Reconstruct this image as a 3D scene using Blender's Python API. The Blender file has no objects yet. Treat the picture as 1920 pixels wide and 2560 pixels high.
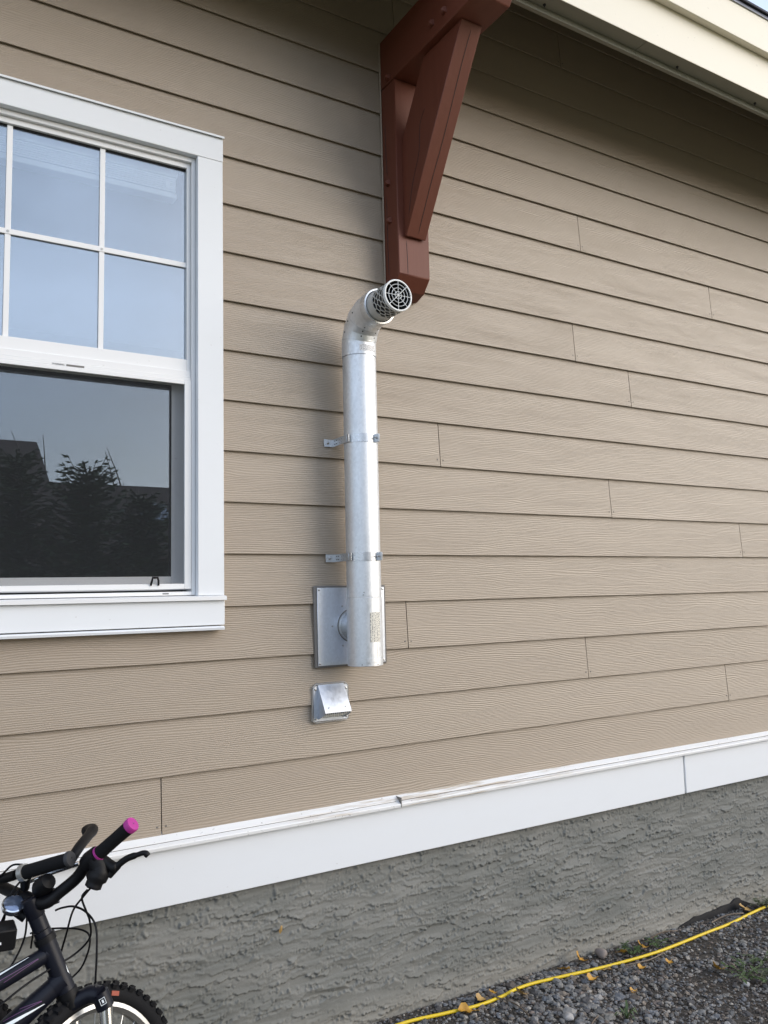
import bpy, math, random
import numpy as np
from mathutils import Vector, Matrix
random.seed(7); RNG = np.random.default_rng(7)
S = bpy.context.scene
COL = S.collection
R = math.radians

# ------------------------------------------------------------------ camera
Z0 = 1.68                       # height of the siding line that runs level through the picture
CAM = Vector((0.0, -2.66698, Z0 - 0.15458))
yaw, pitch, roll = 0.548876, 0.101214, -0.023574
fwd = Vector((math.sin(yaw)*math.cos(pitch), math.cos(yaw)*math.cos(pitch), math.sin(pitch)))
rgt = Vector((math.cos(yaw), -math.sin(yaw), 0))
upv = rgt.cross(fwd)
r2 = math.cos(roll)*rgt + math.sin(roll)*upv
u2 = -math.sin(roll)*rgt + math.cos(roll)*upv
cam = bpy.data.cameras.new('camera'); cam_o = bpy.data.objects.new('camera', cam); COL.objects.link(cam_o)
M3 = Matrix((r2, u2, -fwd)).transposed()
cam_o.matrix_world = Matrix.Translation(CAM) @ M3.to_4x4()
cam.sensor_fit = 'HORIZONTAL'; cam.sensor_width = 36.0; cam.lens = 36*2057.9/1920
cam.clip_start = 0.02; cam.clip_end = 2000
S.camera = cam_o
S.render.resolution_x, S.render.resolution_y = 768, 1024

# ------------------------------------------------------------------ sky, sun, exposure
SUN_EL, SUN_AZ = R(23), R(48)       # azimuth measured from straight out of the wall (-y) towards +x
sun_dir = Vector((math.sin(SUN_AZ)*math.cos(SUN_EL), -math.cos(SUN_AZ)*math.cos(SUN_EL), math.sin(SUN_EL)))
W = bpy.data.worlds.new('World'); S.world = W; W.use_nodes = True
nt = W.node_tree; nt.nodes.clear()
out = nt.nodes.new('ShaderNodeOutputWorld'); bg = nt.nodes.new('ShaderNodeBackground')
sky = nt.nodes.new('ShaderNodeTexSky'); sky.sky_type = 'NISHITA'; sky.sun_disc = False
sky.sun_elevation = SUN_EL; sky.sun_rotation = math.atan2(sun_dir.x, sun_dir.y)
sky.air_density = 1.0; sky.dust_density = 2.0; sky.ozone_density = 1.0
tc = nt.nodes.new('ShaderNodeTexCoord'); mp = nt.nodes.new('ShaderNodeMapping'); mp.inputs['Scale'].default_value = (1.2, 1.2, 3.0)
nz = nt.nodes.new('ShaderNodeTexNoise'); nz.inputs['Scale'].default_value = 1.6; nz.inputs['Detail'].default_value = 6; nz.inputs['Roughness'].default_value = 0.55
rp = nt.nodes.new('ShaderNodeValToRGB'); rp.color_ramp.elements[0].position = 0.35; rp.color_ramp.elements[1].position = 0.75
rp.color_ramp.elements[0].color = (0.22,)*3 + (1,); rp.color_ramp.elements[1].color = (0.70,)*3 + (1,)
mx = nt.nodes.new('ShaderNodeMix'); mx.data_type = 'RGBA'
mx.inputs['B'].default_value = (11.0, 12.6, 15.6, 1)       # veil of thin bright cloud
nt.links.new(tc.outputs['Generated'], mp.inputs['Vector']); nt.links.new(mp.outputs[0], nz.inputs['Vector'])
nt.links.new(nz.outputs['Fac'], rp.inputs['Fac']); nt.links.new(rp.outputs['Color'], mx.inputs['Factor'])
nt.links.new(sky.outputs[0], mx.inputs['A']); nt.links.new(mx.outputs['Result'], bg.inputs['Color'])
bg.inputs['Strength'].default_value = 0.125
nt.links.new(bg.outputs[0], out.inputs[0])
sun = bpy.data.lights.new('sun', 'SUN'); sun.energy = 1.1; sun.angle = R(48); sun.color = (1.0, 0.95, 0.87)
sun_o = bpy.data.objects.new('sun', sun); COL.objects.link(sun_o)
sun_o.rotation_euler = sun_dir.to_track_quat('Z', 'Y').to_euler(); sun_o.location = (3, -4, 6)
VS = S.view_settings; VS.view_transform = 'Standard'; VS.look = 'None'; VS.exposure = 0.42; VS.gamma = 1.0
try: VS.use_curve_mapping = False
except Exception: pass
S.render.engine = 'CYCLES'
S.cycles.max_bounces = 10; S.cycles.transparent_max_bounces = 16

# ------------------------------------------------------------------ helpers
def mat(name, col, rough=0.6, metal=0.0, spec=0.5, coat=0.0):
    m = bpy.data.materials.new(name); m.use_nodes = True
    b = m.node_tree.nodes['Principled BSDF']
    b.inputs['Base Color'].default_value = (*col, 1); b.inputs['Roughness'].default_value = rough
    b.inputs['Metallic'].default_value = metal; b.inputs['Specular IOR Level'].default_value = spec
    b.inputs['Coat Weight'].default_value = coat
    return m
class NT:
    """small helper to write node graphs"""
    def __init__(s, m): s.t = m.node_tree; s.b = s.t.nodes['Principled BSDF']
    def n(s, typ, **kw):
        nd = s.t.nodes.new(typ)
        for k, v in kw.items():
            if k.startswith('i_'): nd.inputs[k[2:].replace('_', ' ')].default_value = v
            else: setattr(nd, k, v)
        return nd
    def l(s, a, b): s.t.links.new(a, b)
    def math(s, op, a, b=None, c=None):
        nd = s.n('ShaderNodeMath', operation=op)
        for i, v in enumerate((a, b, c)):
            if v is None: continue
            if isinstance(v, (int, float)): nd.inputs[i].default_value = v
            else: s.l(v, nd.inputs[i])
        return nd.outputs[0]
    def vec(s, scale=(1, 1, 1), coord='Object', rnd=0.0):
        t = s.n('ShaderNodeTexCoord'); m = s.n('ShaderNodeMapping'); m.inputs['Scale'].default_value = scale
        s.l(t.outputs[coord], m.inputs['Vector'])
        if rnd:
            oi = s.n('ShaderNodeObjectInfo'); mu = s.math('MULTIPLY', oi.outputs['Random'], rnd)
            cb = s.n('ShaderNodeCombineXYZ'); s.l(mu, cb.inputs[0]); s.l(mu, cb.inputs[1]); s.l(mu, cb.inputs[2])
            s.l(cb.outputs[0], m.inputs['Location'])
        return m.outputs[0]
    def noise(s, vec, scale, detail=3, rough=0.5, dist=0.0):
        nd = s.n('ShaderNodeTexNoise'); nd.inputs['Scale'].default_value = scale; nd.inputs['Detail'].default_value = detail
        nd.inputs['Roughness'].default_value = rough; nd.inputs['Distortion'].default_value = dist
        s.l(vec, nd.inputs['Vector']); return nd.outputs['Fac']
    def ramp(s, fac, stops):
        nd = s.n('ShaderNodeValToRGB'); cr = nd.color_ramp
        while len(cr.elements) < len(stops): cr.elements.new(0.5)
        for e, (p, c) in zip(cr.elements, stops):
            e.position = p; e.color = (*c, 1) if len(c) == 3 else c
        s.l(fac, nd.inputs['Fac']); return nd.outputs['Color']
    def mixc(s, fac, a, b, mode='MIX'):
        nd = s.n('ShaderNodeMix', data_type='RGBA', blend_type=mode)
        for sock, v in (('Factor', fac), ('A', a), ('B', b)):
            if isinstance(v, (int, float)): nd.inputs[sock].default_value = v
            elif isinstance(v, tuple): nd.inputs[sock].default_value = (*v, 1)
            else: s.l(v, nd.inputs[sock])
        return nd.outputs['Result']
    def bump(s, h, dist, strength=1.0):
        nd = s.n('ShaderNodeBump'); nd.inputs['Distance'].default_value = dist; nd.inputs['Strength'].default_value = strength
        s.l(h, nd.inputs['Height']); s.l(nd.outputs[0], s.b.inputs['Normal'])
    def color(s, c): s.l(c, s.b.inputs['Base Color'])

MATS = {}
# fibre-cement siding with pressed cedar grain
m = mat('siding_paint', (0.30, 0.25, 0.205), 0.46, spec=0.60); g = NT(m)
v = g.vec((1, 1, 1), rnd=37.0)
sx = g.n('ShaderNodeSeparateXYZ'); g.l(v, sx.inputs[0])
n1 = g.noise(g.vec((1.6, 1.6, 9.0), rnd=37.0), 1.0, 2); n2 = g.noise(g.vec((7.0, 7.0, 45.0), rnd=37.0), 1.0, 3)
n3 = g.noise(g.vec((34.0, 34.0, 160.0), rnd=37.0), 1.0, 2)
zz = g.math('ADD', sx.outputs[2], g.math('MULTIPLY', n1, 0.050)); zz = g.math('ADD', zz, g.math('MULTIPLY', n2, 0.009)); zz = g.math('ADD', zz, g.math('MULTIPLY', n3, 0.0022))
wv = g.math('SINE', g.math('MULTIPLY', zz, 2*math.pi/0.0068))
amp = g.ramp(g.noise(g.vec((3, 3, 14), rnd=21.0), 1.0, 3), [(0.3, (0.62,)*3), (0.7, (1.0,)*3)])
fine = g.noise(g.vec((25, 25, 420), rnd=11.0), 1.0, 3)
h = g.math('ADD', g.math('MULTIPLY', g.math('MULTIPLY', wv, amp), 0.5), g.math('MULTIPLY', fine, 0.7))
g.bump(h, 0.0018, 0.45)
oi = g.n('ShaderNodeObjectInfo')
tone = g.math('ADD', g.math('MULTIPLY', oi.outputs['Random'], 0.10), g.math('MULTIPLY', g.noise(g.vec((0.8, 0.8, 7.0), rnd=5.0), 1.0, 4), 0.16))
c = g.ramp(tone, [(0.0, (0.312, 0.252, 0.190)), (0.26, (0.378, 0.312, 0.242))])
sp = g.ramp(g.noise(g.vec((1, 1, 1), rnd=9.0), 70.0, 2), [(0.73, (0, 0, 0)), (0.76, (1, 1, 1))])
g.color(g.mixc(g.math('MULTIPLY', sp, 0.12), c, (0.16, 0.12, 0.09)))
MATS['siding'] = m
# white painted trim
def white(name, col, rough, stain=0.04):
    m = mat(name, col, rough, spec=0.45); g = NT(m)
    n = g.noise(g.vec((2, 2, 5)), 3.0, 5, 0.6)
    d = g.ramp(n, [(0.45, (0, 0, 0)), (0.8, (1, 1, 1))])
    sp = g.ramp(g.noise(g.vec((1, 1, 1.6)), 55.0, 2), [(0.74, (0, 0, 0)), (0.77, (1, 1, 1))])
    c1 = g.mixc(g.math('MULTIPLY', d, stain), col, (0.42, 0.36, 0.29))
    g.color(g.mixc(g.math('MULTIPLY', sp, 0.25), c1, (0.25, 0.2, 0.15)))
    g.bump(g.noise(g.vec((40, 40, 40)), 6.0, 3), 0.0006, 0.25)
    return m
MATS['trim'] = white('trim_paint_white', (0.76, 0.78, 0.80), 0.5, 0.03)
MATS['vinyl'] = white('window_vinyl_white', (0.80, 0.80, 0.80), 0.35, 0.03)
MATS['fascia'] = white('fascia_paint_cream', (0.75, 0.70, 0.58), 0.5, 0.03)
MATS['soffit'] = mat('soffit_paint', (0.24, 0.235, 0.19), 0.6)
# stained white flashing
m = mat('flashing_white', (0.78, 0.78, 0.77), 0.45); g = NT(m)
n = g.noise(g.vec((3.5, 40, 60)), 1.0, 5, 0.65)
sxx = g.n('ShaderNodeSeparateXYZ'); g.l(g.vec(), sxx.inputs[0])
zone = g.ramp(g.math('DIVIDE', sxx.outputs[0], 4.0), [(0.28, (0.05,)*3), (0.38, (1,)*3), (0.55, (0.9,)*3), (0.68, (0.1,)*3)])
st = g.math('MULTIPLY', g.ramp(n, [(0.47, (0,)*3), (0.62, (1,)*3)]), zone)
dots = g.ramp(g.noise(g.vec((1, 1.5, 1.5)), 60.0, 3, 0.7), [(0.66, (0,)*3), (0.70, (1,)*3)])
c1 = g.mixc(g.math('MULTIPLY', st, 0.85), (0.78, 0.78, 0.77), (0.40, 0.31, 0.20))
g.color(g.mixc(g.math('MULTIPLY', dots, 0.7), c1, (0.12, 0.10, 0.08)))
MATS['flashing'] = m
# galvanised sheet
def galv(name, col, rough, spangle=160):
    m = mat(name, col, rough, 0.80); g = NT(m)
    vo = g.n('ShaderNodeTexVoronoi'); vo.inputs['Scale'].default_value = spangle; g.l(g.vec((1, 1, 0.7)), vo.inputs['Vector'])
    sep = g.n('ShaderNodeSeparateColor'); g.l(vo.outputs['Color'], sep.inputs[0])
    n = g.noise(g.vec((1, 1, 1)), 12.0, 4)
    r = g.math('ADD', g.math('MULTIPLY', sep.outputs[0], 0.14), g.math('ADD', g.math('MULTIPLY', n, 0.14), rough - 0.14)); g.l(r, g.b.inputs['Roughness'])
    g.color(g.mixc(g.math('MULTIPLY', sep.outputs[1], 0.30), col, tuple(c*0.72 for c in col)))
    g.bump(n, 0.002, 0.10)
    return m
MATS['galv'] = galv('galvanised_steel', (0.78, 0.80, 0.82), 0.48)
MATS['galv_hood'] = galv('galvanised_hood', (0.66, 0.70, 0.77), 0.40, 150)
MATS['band'] = galv('steel_band', (0.66, 0.68, 0.70), 0.34, 260)
MATS['screw'] = mat('screw_steel', (0.45, 0.45, 0.45), 0.35, 1.0)
MATS['cage'] = mat('grey_terminal_plastic', (0.50, 0.49, 0.46), 0.45)
MATS['grille'] = mat('grille_pale_grey', (0.72, 0.73, 0.72), 0.35)
MATS['dark'] = mat('dark_inside', (0.012, 0.012, 0.013), 0.6)
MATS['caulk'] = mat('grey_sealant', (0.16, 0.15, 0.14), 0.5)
MATS['silicone'] = mat('clear_sealant', (0.45, 0.43, 0.40), 0.15); MATS['silicone'].node_tree.nodes['Principled BSDF'].inputs['Alpha'].default_value = 0.55
# timber, oxide red paint with checks along the grain
def timber(name, axis):
    m = mat(name, (0.105, 0.033, 0.022), 0.55, spec=0.4); g = NT(m)
    sc = {'z': (40, 40, 1.5), 'y': (40, 1.5, 40)}[axis]
    n = g.noise(g.vec(sc), 1.0, 4, 0.6)
    sc2 = {'z': (16, 16, 0.9), 'y': (16, 0.9, 16)}[axis]
    k = g.noise(g.vec(sc2), 1.0, 2, 0.4)
    crack = g.ramp(g.math('ABSOLUTE', g.math('SUBTRACT', k, 0.5)), [(0.0, (0,)*3), (0.006, (0,)*3)])
    gate = g.ramp(g.noise(g.vec((3, 3, 3)), 1.3, 1), [(0.55, (0,)*3), (0.6, (1,)*3)])
    ck = g.math('MULTIPLY', crack, gate)
    c = g.mixc(n, (0.122, 0.033, 0.017), (0.160, 0.046, 0.025)); g.color(g.mixc(ck, c, (0.02, 0.008, 0.006)))
    g.bump(g.math('SUBTRACT', n, g.math('MULTIPLY', ck, 3.0)), 0.0015, 0.4)
    return m
MATS['timber_z'] = timber('timber_oxide_red_upright', 'z'); MATS['timber_y'] = timber('timber_oxide_red_beam', 'y')
# stucco
m = mat('stucco_grey', (0.20, 0.20, 0.185), 0.85, spec=0.25); g = NT(m)
n = g.noise(g.vec((1.4, 1.4, 3.0)), 2.0, 5, 0.6); n2 = g.noise(g.vec(), 260.0, 3, 0.7)
c = g.ramp(n, [(0.3, (0.145, 0.150, 0.138)), (0.7, (0.235, 0.232, 0.212))])
sxx = g.n('ShaderNodeSeparateXYZ'); g.l(g.vec(), sxx.inputs[0])
low = g.ramp(g.math('ADD', sxx.outputs[2], g.math('MULTIPLY', n, 0.12)), [(0.08, (1,)*3), (0.19, (0,)*3)])   # dried mud splash along the foot of the wall
g.color(g.mixc(g.math('MULTIPLY', low, 0.40), c, (0.34, 0.31, 0.26)))
g.bump(g.math('ADD', n2, g.math('MULTIPLY', g.noise(g.vec((1, 1, 2)), 90.0, 3), 1.0)), 0.0009, 0.45)
MATS['stucco'] = m
MATS['dark_gap'] = mat('black_gap_sheet', (0.016, 0.016, 0.018), 0.55)
MATS['shingle'] = mat('roof_shingle', (0.06, 0.06, 0.075), 0.9)
MATS['drip'] = mat('roof_drip_edge', (0.20, 0.22, 0.30), 0.4)
# glass, insect screen
def glass(name, refl, tint, gtint):
    m = bpy.data.materials.new(name); m.use_nodes = True; t = m.node_tree; t.nodes.clear()
    o = t.nodes.new('ShaderNodeOutputMaterial'); mixn = t.nodes.new('ShaderNodeMixShader')
    tr = t.nodes.new('ShaderNodeBsdfTransparent'); tr.inputs[0].default_value = (*tint, 1)
    gl = t.nodes.new('ShaderNodeBsdfGlossy'); gl.inputs['Roughness'].default_value = 0.0; gl.inputs['Color'].default_value = (*gtint, 1)
    fr = t.nodes.new('ShaderNodeFresnel'); fr.inputs[0].default_value = 1.5
    ad = t.nodes.new('ShaderNodeMath'); ad.operation = 'ADD'; ad.inputs[1].default_value = refl; ad.use_clamp = True
    t.links.new(fr.outputs[0], ad.inputs[0]); t.links.new(ad.outputs[0], mixn.inputs[0])
    t.links.new(tr.outputs[0], mixn.inputs[1]); t.links.new(gl.outputs[0], mixn.inputs[2]); t.links.new(mixn.outputs[0], o.inputs[0])
    return m
MATS['glass'] = glass('low_e_glass', 0.20, (0.90, 0.92, 0.92), (0.86, 0.93, 1.0))
MATS['glass_low'] = glass('low_e_glass_lower', 0.29, (0.90, 0.92, 0.92), (0.86, 0.93, 1.0))
MATS['glass_far'] = glass('plain_glass', 0.1, (0.4, 0.4, 0.4), (1, 1, 1))
m = bpy.data.materials.new('insect_screen_mesh'); m.use_nodes = True; t = m.node_tree; t.nodes.clear()
o = t.nodes.new('ShaderNodeOutputMaterial'); mixn = t.nodes.new('ShaderNodeMixShader'); tr = t.nodes.new('ShaderNodeBsdfTransparent'); df = t.nodes.new('ShaderNodeBsdfDiffuse')
df.inputs[0].default_value = (0.05, 0.052, 0.056, 1); mixn.inputs[0].default_value = 0.22
t.links.new(tr.outputs[0], mixn.inputs[1]); t.links.new(df.outputs[0], mixn.inputs[2]); t.links.new(mixn.outputs[0], o.inputs[0]); MATS['screen'] = m
MATS['blind'] = mat('blind_white', (0.86, 0.87, 0.88), 0.4)
MATS['room'] = mat('room_paint', (0.30, 0.29, 0.27), 0.9)
MATS['blk'] = mat('black_plastic', (0.006, 0.006, 0.007), 0.5, spec=0.22)
MATS['rubber'] = mat('black_rubber', (0.009, 0.009, 0.010), 0.8, spec=0.2)
m = mat('black_blue_frame_paint', (0.006, 0.007, 0.013), 0.42, spec=0.3); MATS['bframe'] = m
MATS['bwhite'] = mat('white_decal', (0.80, 0.84, 0.84), 0.35)
MATS['purple'] = mat('purple_decal', (0.13, 0.05, 0.14), 0.35)
MATS['pink'] = mat('magenta_rubber', (0.42, 0.035, 0.26), 0.55)
MATS['chrome'] = mat('chrome', (0.85, 0.87, 0.9), 0.08, 1.0)
MATS['alloy'] = mat('brushed_alloy', (0.62, 0.62, 0.60), 0.35, 1.0)
MATS['stanchion'] = mat('polished_steel', (0.85, 0.85, 0.85), 0.22, 1.0)
MATS['orange'] = mat('orange_label', (0.30, 0.055, 0.025), 0.5)
MATS['ringgrey'] = mat('grey_clamp', (0.42, 0.42, 0.40), 0.4, 0.6)
m = mat('cord_yellow', (0.72, 0.50, 0.015), 0.45); g = NT(m)
n = g.noise(g.vec(), 18.0, 4); g.color(g.mixc(g.math('MULTIPLY', n, 0.35), (0.74, 0.53, 0.012), (0.55, 0.36, 0.02))); MATS['cord'] = m
# label stock: rows of small print
def label_mat(name, base, ink, along, rows, cross, dens=0.5):
    m = mat(name, base, 0.45); g = NT(m)
    s = g.n('ShaderNodeSeparateXYZ'); g.l(g.vec(), s.inputs[0])
    row = g.math('LESS_THAN', g.math('FRACT', g.math('MULTIPLY', s.outputs[along], rows)), 0.55)
    sc = [6.0, 6.0, 6.0]; sc[cross] = 320.0; sc[along] = rows
    w_ = g.math('GREATER_THAN', g.noise(g.vec(tuple(sc)), 1.0, 1), 1-dens)
    g.color(g.mixc(g.math('MULTIPLY', g.math('MULTIPLY', row, w_), 0.8), base, ink)); return m
MATS['label_z'] = label_mat('printed_label_upright', (0.72, 0.69, 0.60), (0.14, 0.13, 0.13), 0, 150, 2, 0.5)
MATS['label_x'] = label_mat('printed_label_elbow', (0.80, 0.80, 0.80), (0.18, 0.18, 0.22), 2, 210, 0)
# ground
m = mat('ground_soil', (0.05, 0.045, 0.04), 0.95, spec=0.2); g = NT(m)
n = g.noise(g.vec(), 9.0, 6, 0.65); n2 = g.noise(g.vec(), 120.0, 4, 0.7); n3 = g.noise(g.vec(), 0.6, 3)
c = g.ramp(n, [(0.3, (0.035, 0.030, 0.026)), (0.7, (0.085, 0.075, 0.064))])
sxx = g.n('ShaderNodeSeparateXYZ'); g.l(g.vec(), sxx.inputs[0])
gm = g.ramp(g.math('ADD', g.math('MULTIPLY', sxx.outputs[1], -0.1), g.math('MULTIPLY', n3, 0.2)), [(0.26, (0,)*3), (0.36, (1,)*3)])
gr = g.ramp(n2, [(0.3, (0.17, 0.16, 0.085)), (0.7, (0.31, 0.27, 0.17))])
g.color(g.mixc(gm, g.mixc(g.math('MULTIPLY', n2, 0.6), c, (0.16, 0.145, 0.125)), gr)); g.bump(g.math('ADD', n, n2), 0.01, 0.8); MATS['soil'] = m
m = mat('gravel_stone', (0.2, 0.2, 0.2), 0.8, spec=0.3); g = NT(m)
at = g.n('ShaderNodeAttribute'); at.attribute_name = 'tone'
n = g.noise(g.vec(), 300.0, 3, 0.6); g.color(g.mixc(g.math('MULTIPLY', n, 0.5), at.outputs['Color'], (0.09, 0.085, 0.08), 'MIX')); MATS['gravel'] = m
def leafmat(name, a, b, tr=0.0):
    m = mat(name, a, 0.55); g = NT(m); g.color(g.mixc(g.noise(g.vec(rnd=3.0), 60.0, 3), a, b)); 
    if tr: g.b.inputs['Transmission Weight'].default_value = 0
    return m
MATS['leaf_y'] = leafmat('yellow_leaf', (0.60, 0.33, 0.03), (0.34, 0.17, 0.03)); MATS['leaf_o'] = leafmat('ochre_leaf', (0.50, 0.34, 0.12), (0.30, 0.16, 0.05))
MATS['weed'] = leafmat('weed_green', (0.045, 0.085, 0.020), (0.085, 0.12, 0.045)); MATS['weed2'] = leafmat('weed_dull_green', (0.07, 0.085, 0.04), (0.11, 0.12, 0.07))
MATS['twig'] = leafmat('twig_brown', (0.10, 0.07, 0.05), (0.19, 0.15, 0.11))
MATS['needle'] = leafmat('spruce_needles', (0.055, 0.105, 0.045), (0.10, 0.15, 0.065)); MATS['bark'] = leafmat('bark', (0.07, 0.05, 0.035), (0.12, 0.09, 0.065))
MATS['nroof'] = mat('neighbour_shingles', (0.095, 0.070, 0.055), 0.9); MATS['nwall'] = mat('neighbour_siding', (0.24, 0.21, 0.18), 0.8)

class MB:
    def __init__(s): s.v = []; s.f = []
    def add(s, vs, fs):
        o = len(s.v); s.v += [tuple(p) for p in vs]; s.f += [tuple(i+o for i in q) for q in fs]; return s
    def box(s, x0, x1, y0, y1, z0, z1):
        return s.add([(x0,y0,z0),(x1,y0,z0),(x1,y1,z0),(x0,y1,z0),(x0,y0,z1),(x1,y0,z1),(x1,y1,z1),(x0,y1,z1)],
                     [(0,3,2,1),(4,5,6,7),(0,1,5,4),(1,2,6,5),(2,3,7,6),(3,0,4,7)])
    def prism_x(s, x0, x1, prof):
        """closed (y,z) profile extruded along x"""
        n = len(prof); a = sum(prof[i][0]*prof[(i+1) % n][1]-prof[(i+1) % n][0]*prof[i][1] for i in range(n))
        if a < 0: prof = prof[::-1]
        vs = [(x0, y, z) for y, z in prof] + [(x1, y, z) for y, z in prof]
        fs = [tuple(range(n))[::-1], tuple(range(n, 2*n))] + [(i, (i+1) % n, n+(i+1) % n, n+i) for i in range(n)]
        return s.add(vs, fs)
    def tube(s, pts, rad, seg=14, cap=True, ref=None):
        pts = [Vector(p) for p in pts]; n = len(pts)
        if isinstance(rad, (int, float)): rad = [rad]*n
        tang = []
        for i in range(n):
            a = pts[max(0, i-1)]; b = pts[min(n-1, i+1)]; d = (b-a); tang.append(d.normalized() if d.length > 1e-9 else Vector((0, 0, 1)))
        t0 = tang[0]; nrm = Vector(ref) if ref else (Vector((0, 0, 1)) if abs(t0.z) < 0.9 else Vector((1, 0, 0)))
        vs = []
        for i in range(n):
            nrm = (nrm - tang[i]*nrm.dot(tang[i])).normalized(); bn = tang[i].cross(nrm)
            # mitre so that bends keep their bore
            k = 1.0
            if 0 < i < n-1:
                c = (pts[i]-pts[i-1]).normalized().dot((pts[i+1]-pts[i]).normalized()); k = 1.0/max(0.6, math.sqrt(max(0.0, (1+c)/2)))
            for j in range(seg):
                a = 2*math.pi*j/seg; vs.append(pts[i] + (nrm*math.cos(a)*1.0 + bn*math.sin(a))*rad[i]*(1 if k < 1.0001 else (1+(k-1)*0.5)))
        fs = []
        for i in range(n-1):
            for j in range(seg):
                j2 = (j+1) % seg; fs.append((i*seg+j, i*seg+j2, (i+1)*seg+j2, (i+1)*seg+j))
        if cap: fs += [tuple(range(seg))[::-1], tuple(range((n-1)*seg, n*seg))]
        return s.add(vs, fs)
    def lathe(s, origin, axis, prof, seg=32, closed=False):
        """profile of (distance along axis, radius)"""
        origin = Vector(origin); ax = Vector(axis).normalized(); e1 = ax.orthogonal().normalized(); e2 = ax.cross(e1)
        vs = []; n = len(prof)
        for d, r in prof:
            for j in range(seg):
                a = 2*math.pi*j/seg; vs.append(origin + ax*d + (e1*math.cos(a)+e2*math.sin(a))*r)
        fs = []
        for i in range(n if closed else n-1):
            i2 = (i+1) % n
            for j in range(seg):
                j2 = (j+1) % seg; fs.append((i*seg+j, i*seg+j2, i2*seg+j2, i2*seg+j))
        return s.add(vs, fs)
    def obox(s, c, ax, half):
        """box with centre, three axes, half sizes"""
        c = Vector(c); X, Y, Z = [Vector(a).normalized()*h for a, h in zip(ax, half)]
        vs = [c+sx*X+sy*Y+sz*Z for sz in (-1, 1) for sx, sy in ((-1,-1),(1,-1),(1,1),(-1,1))]
        return s.add(vs, [(0,3,2,1),(4,5,6,7),(0,1,5,4),(1,2,6,5),(2,3,7,6),(3,0,4,7)])
    def build(s, name, material, parent=None, angle=35, bevel=0.0, seg=1):
        me = bpy.data.meshes.new(name); me.from_pydata(s.v, [], s.f); me.update()
        o = bpy.data.objects.new(name, me); COL.objects.link(o)
        me.materials.append(MATS[material] if isinstance(material, str) else material)
        if parent is not None:
            o.parent = parent
            root = parent
            loc = Vector((0, 0, 0))
            while root is not None: loc += root.location; root = root.parent
            if loc.length > 1e-9: me.transform(Matrix.Translation(-loc))
        if angle:
            me.shade_smooth(); me.set_sharp_from_angle(angle=R(angle))
        if bevel:
            b = o.modifiers.new('bevel', 'BEVEL'); b.width = bevel; b.segments = seg; b.limit_method = 'ANGLE'; b.angle_limit = R(40)
        return o
def tag(o, label=None, cat=None, group=None, kind=None):
    if label: o['label'] = label
    if cat: o['category'] = cat
    if group: o['group'] = group
    if kind: o['kind'] = kind
    return o
def thing(name, label, cat, loc=(0, 0, 0), group=None):
    o = bpy.data.objects.new(name, None); COL.objects.link(o); o.location = loc; o.empty_display_size = 0.1
    return tag(o, label, cat, group)
def part(name, parent):
    o = bpy.data.objects.new(name, None); COL.objects.link(o); o.parent = parent; o.empty_display_size = 0.05; return o
def np_mesh(name, V, Fc, material, parent=None, smooth=True):
    me = bpy.data.meshes.new(name); k = Fc.shape[1]
    me.vertices.add(len(V)); me.vertices.foreach_set('co', V.astype(np.float32).ravel())
    me.loops.add(Fc.size); me.loops.foreach_set('vertex_index', Fc.astype(np.int32).ravel())
    me.polygons.add(len(Fc)); me.polygons.foreach_set('loop_start', np.arange(0, Fc.size, k, dtype=np.int32))
    me.update(calc_edges=True); me.validate()
    me.polygons.foreach_set('use_smooth', np.full(len(me.polygons), smooth))
    o = bpy.data.objects.new(name, me); COL.objects.link(o); me.materials.append(MATS[material])
    if parent: o.parent = parent
    return o
def smooth_path(pts, n=5):
    pts = [Vector(p) for p in pts]; out = []
    for i in range(len(pts)-1):
        p0 = pts[max(0, i-1)]; p1 = pts[i]; p2 = pts[i+1]; p3 = pts[min(len(pts)-1, i+2)]
        for k in range(n):
            t = k/n; out.append(0.5*((2*p1) + (p2-p0)*t + (2*p0-5*p1+4*p2-p3)*t*t + (3*p1-p0-3*p2+p3)*t**3))
    return out + [pts[-1]]
def ground_z(x): return 0.025 - 0.02*min(max(0.0, x-1.58), 4.0)

# ------------------------------------------------------------------ ground
xs = [-400, -60, -8, 0, 1.58, 2.5, 3.5, 4.5, 5.58, 9, 60, 400]; ys = [-400, -60, -12, -4, -1, 0.06, 0.4, 12, 400]
V = [(x, y, ground_z(x) - 0.004) for y in ys for x in xs]; nx = len(xs)
F = [(j*nx+i, j*nx+i+1, (j+1)*nx+i+1, (j+1)*nx+i) for j in range(len(ys)-1) for i in range(nx-1)]
tag(MB().add(V, F).build('ground', 'soil', angle=0), kind='structure')

# ------------------------------------------------------------------ house
house = thing('house', 'tan lap-sided house wall with white window, grey stucco base and cream eave', 'house')
E_ = 0.178; XL, XR = -2.6, 7.2
WX0, WX1 = -0.103, 0.985             # window casing, outer edges
WO0, WO1, WOZ0, WOZ1 = -0.011, 0.893, Z0-0.147, Z0+1.384   # opening
sh = MB()
for a in ((XL, WO0, Z0-1.12, Z0+2.75), (WO1, XR, Z0-1.12, Z0+2.75), (WO0, WO1, Z0-1.12, WOZ0), (WO0, WO1, WOZ1, Z0+2.75)):
    sh.box(a[0], a[1], 0.0200, 0.10, a[2], a[3])
sh.build('wall_sheathing', 'caulk', house, 0)
JX = {5: 3.674, 7: 2.6756, 8: 3.0278, 10: 1.9028, 11: 2.8575, 12: 3.7968, 14: 1.7265, 15: 2.6629, 16: 3.6094, 17: 0.7819, 4: 2.7421, -1: 2.6707, 0: 1.736,
      13: 4.62, 9: 5.205, 6: 5.395, 3: 5.40, 2: 5.45, 1: 5.38, -2: 5.0, -3: 4.4}
nails = []
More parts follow.
